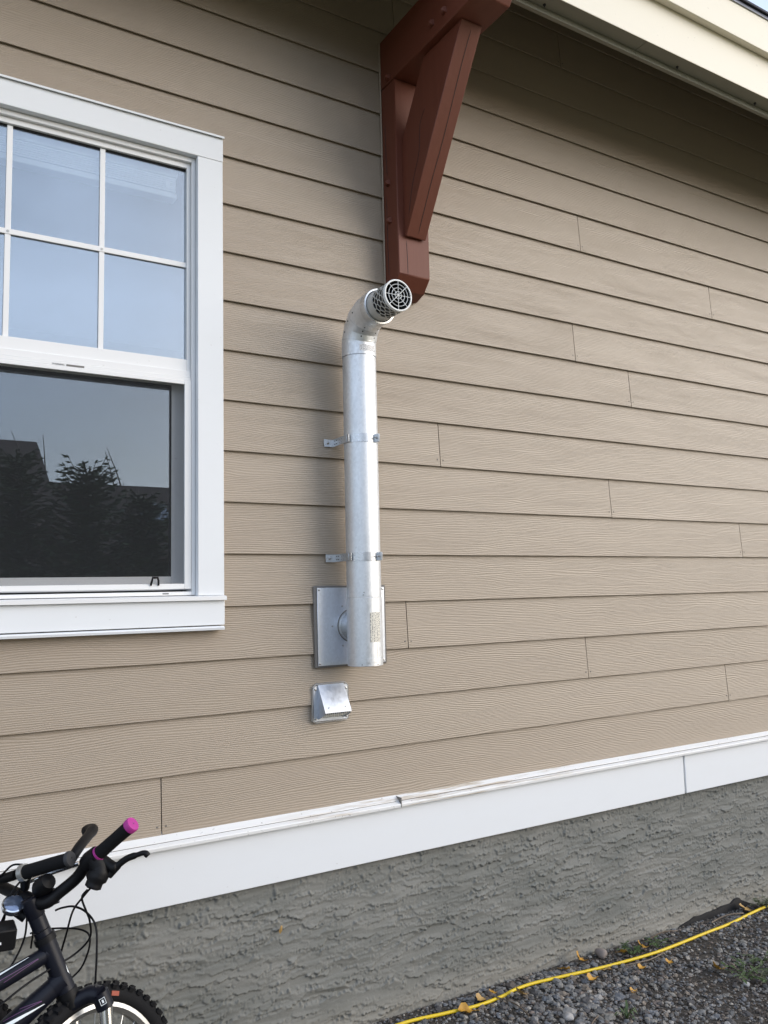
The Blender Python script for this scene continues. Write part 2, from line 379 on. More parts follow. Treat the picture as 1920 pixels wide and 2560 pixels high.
for k in range(-3, 18):
    zb = Z0 - (k-12)*E_; zt = zb + E_ + 0.026
    cuts = []; j = JX[k]
    while j > XL: j -= 3.66
    j += 3.66
    while j < XR: cuts.append(j); j += 3.66
    edges = [XL] + cuts + [XR]
    segs = [(a + (0.0017 if i else 0), b - (0.0017 if b != XR else 0)) for i, (a, b) in enumerate(zip(edges[:-1], edges[1:]))]
    nails += [(c_ + s_*0.014, zb + 0.026) for c_ in cuts for s_ in (-1, 1) if 0.3 < c_ < 4.3]
    if 5 <= k <= 13:
        new = []
        for a, b in segs:
            if b <= WX0+0.03 or a >= WX1-0.03: new.append((a, b)); continue
            if a < WX0+0.03: new.append((a, WX0+0.03))
            if b > WX1-0.03: new.append((WX1-0.03, b))
        segs = new
    sl = 0.0115/E_
    for a, b in segs:
        w0 = random.uniform(-0.0006, 0.0006); dz = random.uniform(-0.0008, 0.0008)
        y = lambda z: (z-zb)*sl + w0*0.3
        prof = [(y(zb)+0.0012, zb+dz), (y(zb), zb+dz+0.0012), (y(zt), zt), (y(zt)+0.003, zt), (y(zb)+0.0046, zb+dz+0.001)]
        MB().prism_x(a, b, prof).build('siding_board', 'siding', house, 20)
for x, z in nails:
    MB().lathe((x, 0.0016, z), (0, -1, 0), [(0, 0.0030), (0.0014, 0.0026), (0.0018, 0.0001)], 8).build('nail', 'caulk', house, 0)

# skirt trim, flashing
trx = [XL, -0.45, 3.2290, 6.9, XR]
for a, b in zip(trx[:-1], trx[1:]):
    MB().box(a+0.0050, b-0.0050, -0.018, 0.012, Z0-1.103, Z0-0.93).build('skirt_trim_board', 'trim', house, 30, 0.002)
MB().box(XL, XR, 0.0122, 0.03, Z0-1.09, Z0-0.93).build('trim_backing', 'caulk', house, 0)
def flash(a, b, dy):
    p = [(0.012, Z0-0.880), (-0.0015+dy, Z0-0.893), (-0.019+dy, Z0-0.9035), (-0.0205+dy, Z0-0.909), (-0.034+dy, Z0-0.9145), (-0.0355+dy, Z0-0.9175), (-0.0345+dy, Z0-0.9265), (-0.032+dy, Z0-0.9265), (-0.020, Z0-0.918), (0.012, Z0-0.905)]
    return MB().prism_x(a, b, p).build('drip_flashing', 'flashing', house, 15)
MB().tube([(XL, -0.0208, Z0-0.9075), (1.64, -0.0208, Z0-0.9075)], 0.0014, 6).build('flashing_shadow_line', 'caulk', house, 0); MB().tube([(1.656, -0.0185, Z0-0.9075), (XR, -0.0185, Z0-0.9075)], 0.0014, 6).build('flashing_shadow_line', 'caulk', house, 0)  # dark tubes standing in for the shadow line at the flashing step
MB().box(1.6520, 1.6550, -0.0375, -0.001, Z0-0.927, Z0-0.893).build('flashing_lap', 'caulk', house, 0)
flash(XL, -1.4, 0); flash(-1.402, 1.652, -0.0015); flash(1.640, 4.7, 0.0015); flash(4.69, XR, 0)

# stucco foundation: every trowel stroke is a thin slab with a ragged lip
X0s, X1s, Zs0, Zs1, DX = 0.0, 4.62, -0.10, 0.60, 0.003
nxs = int((X1s-X0s)/DX)+1; nzs = int((Zs1-Zs0)/DX)+1
Hh = np.zeros((nzs, nxs)); gx = X0s + np.arange(nxs)*DX; gzz = Zs0 + np.arange(nzs)*DX
def sm(n, step, amp):
    k = RNG.normal(0, amp, n//step+3); return np.interp(np.arange(n)/step, np.arange(len(k)), k)
for s in range(3800):
    vert = RNG.random() < 0.10
    cx = RNG.uniform(X0s, X1s); cz = RNG.uniform(Zs0, Zs1)
    if RNG.random() < 0.09: vert = True; cz = Zs1 - RNG.uniform(0.01, 0.09)
    L = RNG.uniform(0.04, 0.28)*(0.25 if vert else 1); Wd = RNG.uniform(0.008, 0.036)*(0.5 if vert else 1)
    ang = RNG.normal(R(90) if vert else R(-0.5), R(5)); hgt = RNG.uniform(0.0014, 0.0070); lip = 1 if RNG.random() < 0.4 else -1
    ext = L/2 + 0.03
    i0, i1 = max(0, int((cx-ext-X0s)/DX)), min(nxs, int((cx+ext-X0s)/DX)+1)
    ez = ext if vert else 0.5*L*abs(math.sin(ang)) + Wd + 0.03
    j0, j1 = max(0, int((cz-ez-Zs0)/DX)), min(nzs, int((cz+ez-Zs0)/DX)+1)
    if i1-i0 < 3 or j1-j0 < 3: continue
    A, B = np.meshgrid(gx[i0:i1]-cx, gzz[j0:j1]-cz)
    a = A*math.cos(ang)+B*math.sin(ang); b = (-A*math.sin(ang)+B*math.cos(ang))*lip
    na = 200; e = sm(na, 3, 0.0022) + sm(na, 9, 0.0045) + sm(na, 40, 0.006)
    ee = np.interp(a, np.linspace(-ext, ext, na), e); e2 = np.interp(b, np.linspace(-0.15, 0.15, na), sm(na, 4, 0.006))
    ins = (b < ee) & (b > -Wd*1.0) & (a > -L/2+e2) & (a < L/2+e2)
    rampv = np.clip((b+Wd)/Wd, 0, 1.3)**1.6
    base = Hh[j0:j1, i0:i1]; newh = base*(1-0.85*np.clip(rampv*1.5, 0, 1)) + 0.0004 + hgt*rampv
    Hh[j0:j1, i0:i1] = np.where(ins, newh, base)
Hh = np.clip(Hh, 0, 0.013)
Hs = Hh.copy(); Hs[1:-1, 1:-1] = 0.88*Hh[1:-1, 1:-1] + 0.03*(Hh[:-2, 1:-1]+Hh[2:, 1:-1]+Hh[1:-1, :-2]+Hh[1:-1, 2:])
bow = 0.003*np.sin(gx*1.7)[None, :] + 0.004*np.clip((0.12-gzz)/0.12, 0, 1)[:, None]
GX, GZ = np.meshgrid(gx, gzz)
Vv = np.stack([GX, 0.010 - Hs - bow, GZ], -1).reshape(-1, 3)
idx = np.arange(nzs*nxs).reshape(nzs, nxs)
Ff = np.stack([idx[:-1, :-1], idx[:-1, 1:], idx[1:, 1:], idx[1:, :-1]], -1).reshape(-1, 4)
fo = np_mesh('foundation_wall', Vv, Ff, 'stucco', house); fo['label'] = 'grey stucco foundation with ragged trowel strokes'
MB().box(XL, X0s, 0.002, 0.3, -0.2, 0.62).box(X1s, XR, 0.002, 0.3, -0.2, 0.62).box(X0s, X1s, 0.03, 0.3, -0.2, 0.62).build('foundation_core', 'stucco', house, 0)
# broken stucco above the gravel: recess darkness put in as a black sheet
pts = []
top = [(3.02, -0.030), (3.08, -0.018), (3.13, -0.016), (3.17, -0.002), (3.22, 0.004), (3.26, 0.016), (3.30, 0.013), (3.36, 0.018), (3.42, 0.016), (3.47, 0.024), (3.52, 0.022), (3.56, 0.036), (3.585, 0.037), (3.60, 0.022), (3.66, -0.005), (3.72, -0.025)]
dp = MB(); n = len(top); vs = []
for x, z in top: vs += [(x, -0.0035, z+random.uniform(-.002, .002)), (x, -0.0035, -0.15), (x, 0.012, z), (x, 0.012, -0.15)]
fs = []
for i in range(n-1):
    a = 4*i; b = a+4; fs += [(a, a+1, b+1, b), (a+2, a, b, b+2)]
d = dp.add(vs, fs).build('dark_gap_patch', 'dark_gap', house, 0); d['label'] = 'black patch for the dark gap where stucco broke off'

# eave
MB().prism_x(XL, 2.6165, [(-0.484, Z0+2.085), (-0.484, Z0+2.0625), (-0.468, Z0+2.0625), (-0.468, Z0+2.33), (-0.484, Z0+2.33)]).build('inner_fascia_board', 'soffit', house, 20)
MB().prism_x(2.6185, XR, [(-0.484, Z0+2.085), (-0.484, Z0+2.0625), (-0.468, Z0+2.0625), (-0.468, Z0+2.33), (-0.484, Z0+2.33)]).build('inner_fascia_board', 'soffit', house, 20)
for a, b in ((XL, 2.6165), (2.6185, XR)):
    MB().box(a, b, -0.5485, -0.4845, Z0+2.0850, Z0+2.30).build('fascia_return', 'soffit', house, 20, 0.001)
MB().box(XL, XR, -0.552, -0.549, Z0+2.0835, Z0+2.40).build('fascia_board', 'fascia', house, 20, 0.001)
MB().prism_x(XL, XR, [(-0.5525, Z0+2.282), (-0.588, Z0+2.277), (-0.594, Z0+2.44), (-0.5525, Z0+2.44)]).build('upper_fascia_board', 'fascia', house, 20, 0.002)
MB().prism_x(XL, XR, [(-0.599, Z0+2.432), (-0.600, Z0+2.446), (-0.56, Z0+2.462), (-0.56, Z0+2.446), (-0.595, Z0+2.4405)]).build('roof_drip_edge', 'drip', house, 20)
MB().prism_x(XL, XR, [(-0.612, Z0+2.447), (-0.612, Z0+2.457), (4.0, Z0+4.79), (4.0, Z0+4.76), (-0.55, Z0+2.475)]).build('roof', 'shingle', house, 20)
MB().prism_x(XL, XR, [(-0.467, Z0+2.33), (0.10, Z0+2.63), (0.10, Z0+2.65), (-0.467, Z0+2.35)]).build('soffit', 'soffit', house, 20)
for x in (2.10, 2.86, 3.4, 1.2):
    MB().lathe((x, -0.5, Z0+2.085), (0, 0, -1), [(0, 0.006), (0.004, 0.006), (0.006, 0.003), (0.012, 0.002), (0.012, 0.0001)], 8).build('soffit_screw', 'dark', house, 0)

# timber bracket
br = part('eave_bracket', house); br['label'] = 'rust red timber bracket with bolted post, beam and slanting brace'
PX0, PX1 = 1.6626, 1.8066
post = MB().prism_x(PX0, PX1, [(0.004, Z0+1.013), (-0.010, Z0+1.014), (-0.058, Z0+1.030), (-0.102, Z0+1.078), (-0.102, Z0+1.874), (0.004, Z0+1.874)]).build('post', 'timber_z', br, 20, 0.003)
MB().prism_x(PX0-0.0015, PX1+0.0015, [(0.004, Z0+1.8755), (-0.632, Z0+1.8755), (-0.645, Z0+1.895), (-0.645, Z0+2.0815), (0.004, Z0+2.0815)]).build('beam', 'timber_y', br, 20, 0.003)
MB().prism_x(1.690, 1.782, [(-0.1035, Z0+1.236), (-0.112, Z0+1.226), (-0.1165, Z0+1.2275), (-0.509, Z0+1.8735), (-0.268, Z0+1.8735), (-0.1035, Z0+1.622)]).build('brace', 'timber_z', br, 20, 0.003)
for y, z in ((-0.045, 1.4655), (-0.048, 1.309), (-0.450, 1.927), (-0.372, 1.928), (-0.065, 1.8955)):
    x = PX0 - (0.0015 if z > 1.88 else 0)
    q = 0.011; MB().add([(x, y-q, Z0+z-q), (x, y+q, Z0+z-q), (x, y+q, Z0+z+q), (x, y-q, Z0+z+q), (x-0.012, y-q*.8, Z0+z-q*.8), (x-0.012, y+q*.8, Z0+z-q*.8), (x-0.012, y+q*.8, Z0+z+q*.8), (x-0.012, y-q*.8, Z0+z+q*.8), (x-0.019, y, Z0+z)],
      [(0,4,5,1),(1,5,6,2),(2,6,7,3),(3,7,4,0),(4,8,5),(5,8,6),(6,8,7),(7,8,4)]).build('peg', 'timber_z', br, 20)
MB().tube([(PX0-0.004, -0.004, Z0+1.03), (PX0-0.004, -0.004, Z0+1.5), (PX0-0.004, -0.003, Z0+2.08)], 0.0035, 8).build('sealant_bead', 'siding', br, 40)

# drying checks in the timber
def check(pts, name='drying_check'):
    MB().tube(smooth_path(pts, 4), [0.0004] + [0.0012]*(4*(len(pts)-1)-1) + [0.0004], 5).build(name, 'dark', br, 60)
bf = lambda x, t, o=0.0: (x, -0.1165-0.3925*t-0.855*o, Z0+1.2275+0.646*t-0.519*o)
check([bf(1.741, 0.02), bf(1.739, 0.25), bf(1.742, 0.5), bf(1.738, 0.8), bf(1.740, 0.97)])
bs = lambda d, t: (1.690, -0.1165-0.3925*t+0.855*d, Z0+1.2275+0.646*t+0.519*d)
check([bs(0.020, 0.10), bs(0.050, 0.25), bs(0.062, 0.40), bs(0.105, 0.52), bs(0.100, 0.60)])
check([(1.7035, -0.102, Z0+1.079), (1.7025, -0.102, Z0+1.14), (1.7000, -0.102, Z0+1.215)])
check([(PX0, -0.030, Z0+1.09), (PX0, -0.026, Z0+1.22), (PX0, -0.024, Z0+1.42)]); check([(PX0, -0.034, Z0+1.50), (PX0, -0.028, Z0+1.60), (PX0, -0.026, Z0+1.72)])

# window
win = part('window', house); win['label'] = 'white double-hung window with gridded upper sash and insect screen below'
wz = lambda z: Z0 + z
MB().box(WX0, WX1, -0.022, 0.02, wz(1.384), wz(1.4695)).build('head_casing', 'trim', win, 30, 0.0015)
MB().prism_x(WX0-0.002, WX1+0.002, [(0.012, wz(1.482)), (-0.026, wz(1.477)), (-0.031, wz(1.474)), (-0.031, wz(1.4675)), (-0.0285, wz(1.4675)), (-0.0285, wz(1.4705)), (0.012, wz(1.4705))]).build('drip_cap', 'trim', win, 20)
for a, b in ((WX0+0.001, WO0), (WO1, WX1-0.001)):
    MB().box(a, b, -0.0205, 0.02, wz(-0.1405), wz(1.3835)).build('side_casing', 'trim', win, 30, 0.0015)
MB().prism_x(WX0-0.003, WX1+0.003, [(0.03, wz(-0.139)), (-0.024, wz(-0.1415)), (-0.034, wz(-0.144)), (-0.034, wz(-0.1565)), (-0.0215, wz(-0.1565)), (0.03, wz(-0.150))]).build('sill', 'vinyl', win, 20)
MB().box(WX0, WX1, -0.0215, 0.02, wz(-0.2385), wz(-0.157)).build('apron', 'trim', win, 30, 0.0015)
MB().prism_x(WX0-0.001, WX1-0.004, [(0.012, wz(-0.241)), (-0.026, wz(-0.2425)), (-0.032, wz(-0.247)), (-0.030, wz(-0.2545)), (0.012, wz(-0.248))]).build('apron_drip', 'trim', win, 20)
def ring(mb, x0, x1, z0, z1, wx, wzt, wzb, y0, y1):
    mb.box(x0, x0+wx, y0, y1, z0, z1); mb.box(x1-wx, x1, y0, y1, z0, z1)
    mb.box(x0+wx, x1-wx, y0, y1, z1-wzt, z1); mb.box(x0+wx, x1-wx, y0, y1, z0, z0+wzb); return mb
ring(MB(), WO0+0.001, WO1-0.001, wz(-0.138), wz(1.3825), 0.013, 0.016, 0.012, 0.002, 0.10).build('window_frame', 'vinyl', win, 30, 0.001)
ring(MB(), WO0+0.0145, WO1-0.0145, wz(0.622), wz(1.366), 0.0125, 0.018, 0.040, 0.0155, 0.05).build('upper_sash', 'vinyl', win, 30, 0.001)
MB().box(WO0+0.0145, WO1-0.0145, 0.010, 0.05, wz(0.600), wz(0.6215)).build('meeting_rail', 'vinyl', win, 30, 0.001)
MB().box(WO0+0.0145, WO1-0.0145, 0.007, 0.05, wz(0.5870), wz(0.5995)).build('meeting_rail_lip', 'vinyl', win, 30, 0.001)
GX0, GX1 = 0.016, 0.866
MB().box(GX0-0.008, GX1+0.008, 0.030, 0.0325, wz(0.650), wz(1.352)).build('upper_pane', 'glass', win, 0)
for x in (0.3005, 0.5835):
    MB().box(x-0.0085, x+0.0085, 0.0245, 0.0292, wz(0.6515), wz(1.3465)).build('muntin', 'vinyl', win, 30, 0.001)
MB().box(GX0-0.004, GX1+0.004, 0.0225, 0.0290, wz(0.990), wz(1.0075)).build('muntin', 'vinyl', win, 30, 0.001)
for x in (0.3005, 0.5835):
    MB().lathe((x, 0.0225, wz(0.9988)), (0, -1, 0), [(0, 0.0045), (0.001, 0.0042), (0.0012, 0.0001)], 10).build('muntin_rivet', 'ringgrey', win, 0)
ring(MB(), GX0-0.010, GX1+0.010, wz(0.648), wz(1.356), 0.0045, 0.0150, 0.003, 0.0265, 0.0295).build('glazing_gasket', 'blk', win, 0)
ring(MB(), WO0+0.0145, WO1-0.0145, wz(-0.117), wz(0.5865), 0.023, 0.014, 0.017, 0.004, 0.016).build('screen_frame', 'vinyl', win, 30, 0.001)
MB().box(0.025, 0.857, 0.0115, 0.0118, wz(-0.101), wz(0.574)).build('insect_screen', 'screen', win, 0)
ring(MB(), WO0+0.0145, WO1-0.0145, wz(-0.12), wz(0.640), 0.054, 0.064, 0.046, 0.0510, 0.085).build('lower_sash', 'vinyl', win, 30, 0.001)
ring(MB(), WO0+0.066, WO1-0.066, wz(-0.076), wz(0.578), 0.006, 0.010, 0.004, 0.0515, 0.0555).build('glazing_gasket', 'blk', win, 0)
MB().box(WO0+0.064, WO1-0.064, 0.0580, 0.0605, wz(-0.078), wz(0.580)).build('lower_pane', 'glass_low', win, 0)
lt = MB(); lt.tube([(0.744, 0.0025, wz(-0.104)), (0.746, -0.004, wz(-0.090)), (0.748, -0.006, wz(-0.080)), (0.764, -0.006, wz(-0.080)), (0.767, -0.004, wz(-0.090)), (0.769, 0.0025, wz(-0.104))], 0.0034, 8)
lt.build('screen_latch', 'blk', win, 40)
MB().box(0.782, 0.802, 0.0012, 0.0019, wz(-0.1335), wz(-0.1305)).build('weep_hole', 'dark', win, 0)
MB().box(0.4760, 0.5300, 0.0062, 0.0069, wz(0.5878), wz(0.5938)).build('warning_label', 'caulk', win, 0)
def text(body, size, loc, rot, material, parent, name):
    cu = bpy.data.curves.new(name, 'FONT'); cu.body = body; cu.size = size; cu.extrude = 0.0003
    to = bpy.data.objects.new(name, cu); COL.objects.link(to); bpy.context.view_layer.update()
    me = bpy.data.meshes.new_from_object(to.evaluated_get(bpy.context.evaluated_depsgraph_get()))
    bpy.data.objects.remove(to); bpy.data.curves.remove(cu)
    o = bpy.data.objects.new(name, me); COL.objects.link(o); me.materials.clear(); me.materials.append(MATS[material])
    me.transform(Matrix.Translation(loc) @ rot.to_4x4()); o.parent = parent; return o
RW = Matrix(((1, 0, 0), (0, 0, -1), (0, 1, 0)))      # stands the lettering up on the wall plane
text('WARNING', 0.0075, Vector((0.434, 0.0064, wz(0.5885))), RW, 'caulk', win, 'warning_lettering')
# room behind the glass
rm = MB(); x0, x1, y0, y1, z0, z1 = -1.2, 2.2, 0.101, 3.4, Z0-0.9, Z0+1.75
rm.add([(x0,y0,z0),(x1,y0,z0),(x1,y1,z0),(x0,y1,z0),(x0,y0,z1),(x1,y0,z1),(x1,y1,z1),(x0,y1,z1)], [(0,1,2,3),(4,7,6,5),(1,5,6,2),(2,6,7,3),(3,7,4,0)])
rm.build('interior_room', 'room', house, 0)
bl = thing('window_blind', 'raised white slatted blind behind the upper window panes', 'blind', (0.44, 0.075, wz(1.2)))
MB().box(0.03, 0.846, 0.054, 0.092, wz(1.325), wz(1.362)).build('head_rail', 'blind', bl, 30, 0.002)
for i in range(7):
    z = 1.318 - i*0.0075
    MB().prism_x(0.036, 0.838, [(0.050, wz(z)), (0.072, wz(z+0.003)), (0.096, wz(z)), (0.096, wz(z-0.0035)), (0.072, wz(z-0.0005)), (0.050, wz(z-0.0055))]).build('slat', 'blind', bl, 30)
MB().box(0.034, 0.842, 0.048, 0.096, wz(1.244), wz(1.264)).build('bottom_rail', 'blind', bl, 30, 0.003)
MB().box(0.800, 0.816, 0.0460, 0.0480, wz(1.275), wz(1.302)).build('cord_clip', 'blind', bl, 30, 0.001)

# ------------------------------------------------------------------ flue pipe
PXc, PYc, PR = 1.478, -0.100, 0.0618
fl = thing('flue_pipe', 'silver galvanised flue pipe rising up the siding to a round caged outlet', 'vent pipe', (PXc, 0, wz(-0.39)))
def vcyl(name, z0, z1, r, material, parent, seg=48, extra=()):
    return MB().lathe((PXc, PYc, 0), (0, 0, 1), [(wz(z0), 0.0001), (wz(z0), r-0.001), (wz(z0)+0.001, r)] + list(extra) + [(wz(z1)-0.001, r), (wz(z1), r-0.001), (wz(z1), 0.0001)], seg).build(name, material, parent, 35)
lowt = vcyl('tee_section', -0.3985, -0.1595, PR+0.0012, 'galv', fl, extra=[(wz(-0.3870), PR+0.0012), (wz(-0.3868), PR+0.0002), (wz(-0.3860), PR+0.0002), (wz(-0.3858), PR+0.0022), (wz(-0.3715), PR+0.0022), (wz(-0.3713), PR+0.0004), (wz(-0.3705), PR+0.0004), (wz(-0.3703), PR+0.0012)])
vcyl('pipe_section', -0.1590, 0.7170, PR, 'galv', fl)
# elbow of four gores, then the straight run to the outlet
zc_, yc_, rb = 0.760, -0.205, 0.105
path = [(PXc, PYc, wz(0.7175)), (PXc, PYc, wz(zc_))]
for i in range(0, 4):
    a = R(11.25 + 22.5*i); path.append((PXc, yc_ + rb*math.cos(a), wz(zc_ + rb*math.sin(a))))
path += [(PXc, yc_, wz(zc_+rb)), (PXc, -0.2540, wz(zc_+rb))]
el = MB().tube(path, PR+0.0014, 48, False, (1, 0, 0)).build('elbow', 'galv', fl, 12)
for a in (11, 56):
    c_ = Vector((PXc, yc_ + rb*math.cos(R(a)), wz(zc_ + rb*math.sin(R(a))))); t_ = Vector((0, -math.sin(R(a)), math.cos(R(a))))
    MB().lathe(c_, t_, [(-0.0012, PR+0.0012), (-0.0012, PR+0.0026), (0.0012, PR+0.0026), (0.0012, PR+0.0012)], 48).build('elbow_seam', 'band', el, 35)
AX = (0, -1, 0); OC = Vector((PXc, 0, wz(0.8655)))
def ycyl(name, prof, material, parent, seg=40, closed=False):
    return MB().lathe(OC, AX, prof, seg, closed).build(name, material, parent, 35)
ycyl('outlet_collar', [(0.222, PR+0.0012), (0.222, PR+0.0028), (0.252, PR+0.0028), (0.2555, PR+0.0016), (0.2565, PR-0.0035), (0.2500, PR-0.0055), (0.2300, PR-0.0055)], 'band', fl)
term = part('outlet_terminal', fl)
CR = 0.0545
ycyl('terminal_sleeve', [(0.22, CR-0.004), (0.2925, CR-0.003), (0.2930, CR-0.001), (0.2925, CR), (0.23, CR)], 'cage', term)
ycyl('terminal_rim', [(0.3660, CR-0.0045), (0.3660, CR+0.0012), (0.3770, CR+0.0016), (0.3785, CR), (0.3785, CR-0.0040), (0.3660, CR-0.0045)], 'grille', term)
ycyl('inner_duct', [(0.374, CR-0.0046), (0.350, CR-0.0100), (0.30, CR-0.013), (0.20, CR-0.013), (0.20, 0.0001)], 'dark', term)
hexm = MB(); NH = 15; rows = 5; d0, d1 = 0.290, 0.369; ph = (d1-d0)/(rows)
def cyl_pt(d, a, r): return OC + Vector((r*math.cos(a), -d, r*math.sin(a)))
def strip(dA, aA, dB, aB, w=0.0030):
    pa, pb = cyl_pt(dA, aA, CR-0.0012), cyl_pt(dB, aB, CR-0.0012); mid = (aA+aB)/2; nrm = Vector((math.cos(mid), 0, math.sin(mid)))
    dirv = pb-pa; hexm.obox((pa+pb)/2, (dirv, dirv.cross(nrm), nrm), (dirv.length/2+0.0008, w/2, 0.0012))
da = 2*math.pi/NH
for rr in range(rows):
    dm = d0 + ph*rr; o_ = (rr % 2)*da/2
    for j in range(NH):
        a = j*da + o_
        strip(dm + ph*0.30, a, dm + ph*0.92, a)
        if rr < rows-1:
            strip(dm + ph*0.92, a, dm + ph*1.30, a + da/2); strip(dm + ph*0.92, a, dm + ph*1.30, a - da/2)
        if rr == 0:
            strip(dm, a + da/2, dm + ph*0.30, a); strip(dm, a - da/2, dm + ph*0.30, a)
hexm.build('cage_mesh', 'cage', term, 0)
gr_ = MB(); yf = -0.3772
for r in (0.0130, 0.0255, 0.0385):
    gr_.tube([OC + Vector((r*math.cos(R(t)), yf, r*math.sin(R(t)))) for t in range(0, 361, 12)], 0.00125, 6, False, (0, 1, 0))
for i in range(8):
    a = R(45*i); gr_.tube([OC + Vector((0.001*math.cos(a), yf, 0.001*math.sin(a))), OC + Vector(((CR-0.002)*math.cos(a), yf, (CR-0.002)*math.sin(a)))], 0.0012, 6)
gr_.build('outlet_grille', 'grille', term, 60)
# pipe bands with wall straps
def pipe_band(z):
    b = part('pipe_band', fl)
    MB().lathe((PXc, PYc, wz(z)), (0, 0, 1), [(-0.0155, PR+0.0003), (-0.0155, PR+0.0016), (0.0155, PR+0.0016), (0.0155, PR+0.0003)], 48).build('band', 'band', b, 35)
    s = MB(); xa = PXc-PR-0.0030
    s.box(xa-0.0012, xa+0.0012, -0.128, -0.0035, wz(z-0.0140), wz(z+0.0140)); s.box(xa-0.036, xa+0.0012, -0.0034, -0.0010, wz(z-0.0140), wz(z+0.0140))
    s.box(xa-0.0030, xa-0.0013, -0.112, -0.055, wz(z-0.0135), wz(z+0.0135))
    s.build('wall_strap', 'band', b, 30, 0.0005)
    MB().lathe((xa-0.020, -0.0034, wz(z)), (0, -1, 0), [(0, 0.0055), (0.002, 0.0052), (0.0042, 0.003), (0.0045, 0.0001)], 12).build('screw', 'screw', b, 40)
    for yy in (-0.062, -0.078):
        for dz in (-0.006, 0.006):
            MB().lathe((xa-0.0030, yy, wz(z+dz)), (-1, 0, 0), [(0, 0.0028), (0.0012, 0.0022), (0.0015, 0.0001)], 8).build('rivet', 'screw', b, 40)
    for yy in (-0.022, -0.036):
        for dz in (-0.006, 0.006):
            MB().box(xa-0.0016, xa-0.0011, yy-0.004, yy+0.004, wz(z+dz-0.0014), wz(z+dz+0.0014)).build('slot', 'dark', b, 0)
    a = R(-66); d = Vector((math.cos(a), math.sin(a), 0)); t = Vector((-d.y, d.x, 0)); c0 = Vector((PXc, PYc, wz(z)))
    for k in (0, 1):
        MB().obox(c0 + d*(PR+0.0105) + t*(0.003 if k else -0.003), (d, t, (0, 0, 1)), (0.0095, 0.0010, 0.0145)).build('clamp_tab', 'band', b, 30, 0.0004)
    MB().tube([c0 + d*(PR+0.012) - t*0.022, c0 + d*(PR+0.012) + t*0.008], 0.0020, 8).build('clamp_bolt', 'screw', b, 40)
    MB().tube([c0 + d*(PR+0.012) - t*0.0085, c0 + d*(PR+0.012) - t*0.0040], 0.0042, 6).build('clamp_nut', 'screw', b, 20)
pipe_band(0.4105); pipe_band(-0.0150)
# longitudinal seam, stickers, screws
def cyl_patch(name, a0, a1, z0, z1, r, material, parent):
    vs = []; n = 8
    for i in range(n+1):
        a = R(a0 + (a1-a0)*i/n)
        for z in (z0, z1): vs.append((PXc + r*math.cos(a), PYc + r*math.sin(a), wz(z)))
    return MB().add(vs, [(2*i, 2*i+2, 2*i+3, 2*i+1) for i in range(n)]).build(name, material, parent, 60)
cyl_patch('lap_seam', -78, -77, -0.3865, -0.1605, PR+0.0019, 'screw', fl)
cyl_patch('rating_label', -102, -62, -0.3150, -0.2120, PR+0.0021, 'label_z', fl)
cyl_patch('cut_out', -66, -56, -0.3445, -0.3350, PR+0.0021, 'grille', fl)
cyl_patch('elbow_label', -118, -60, 0.7300, 0.7520, PR+0.0023, 'label_x', fl)
for a, z in ((-130, -0.392), (-75, -0.392), (-122, -0.1500), (-120, -0.142), (-58, 0.735)):
    p = Vector((math.cos(R(a)), math.sin(R(a)), 0))
    MB().lathe(Vector((PXc, PYc, wz(z))) + p*(PR+0.0008), p, [(0, 0.0028), (0.0018, 0.0026), (0.0022, 0.0001)], 8).build('screw', 'screw', fl, 0)
for a in (25, 48, 70):
    for s_ in (-1, -0.35, 0.4):
        c_ = Vector((PXc, yc_ + rb*math.cos(R(a)), wz(zc_ + rb*math.sin(R(a))))); e = Vector((s_, -math.cos(R(a))*(1-abs(s_))**.5, -math.sin(R(a))*(1-abs(s_))**.5)).normalized()
        MB().lathe(c_ + e*(PR+0.0015), e, [(0, 0.0030), (0.0015, 0.0028), (0.0018, 0.0001)], 8).build('screw', 'dark', fl, 0)
# wall plate and stub
MB().box(1.3245, 1.6255, -0.0055, -0.0004, wz(-0.4060), wz(-0.1140)).build('plate_sealant', 'caulk', fl, 30, 0.003)
MB().box(1.3365, 1.6170, -0.0095, -0.0058, wz(-0.3990), wz(-0.1215)).build('wall_plate', 'galv_hood', fl, 30, 0.001)
MB().lathe((PXc, 0, wz(-0.260)), (0, -1, 0), [(0.0090, 0.0580), (0.0115, 0.0570), (0.0125, 0.0525), (0.0700, 0.0520)], 40).build('wall_stub', 'band', fl, 35)
MB().lathe((PXc, 0, wz(-0.260)), (0, -1, 0), [(0.0093, 0.0620), (0.0101, 0.0610), (0.0104, 0.0585), (0.0098, 0.0580)], 40).build('stub_gap_ring', 'caulk', fl, 60)  # dark ring put in for the gap around the stub
for x, z in ((1.3440, -0.129), (1.3440, -0.3915), (1.6095, -0.129), (1.6095, -0.3915)):
    MB().lathe((x, -0.0095, wz(z)), (0, -1, 0), [(0, 0.0042), (0.0016, 0.0038), (0.0026, 0.0001)], 10).build('screw', 'screw', fl, 40)
for a in range(90, 271, 60):
    for s_ in (1,):
        MB().lathe((PXc+0.082*math.cos(R(a+30 if a < 270 else 330)), -0.0095, wz(-0.260)+0.082*math.sin(R(a+30 if a < 270 else 330))), (0, -1, 0), [(0, 0.0034), (0.0014, 0.0032), (0.0018, 0.0001)], 10).build('screw', 'screw', fl, 40)

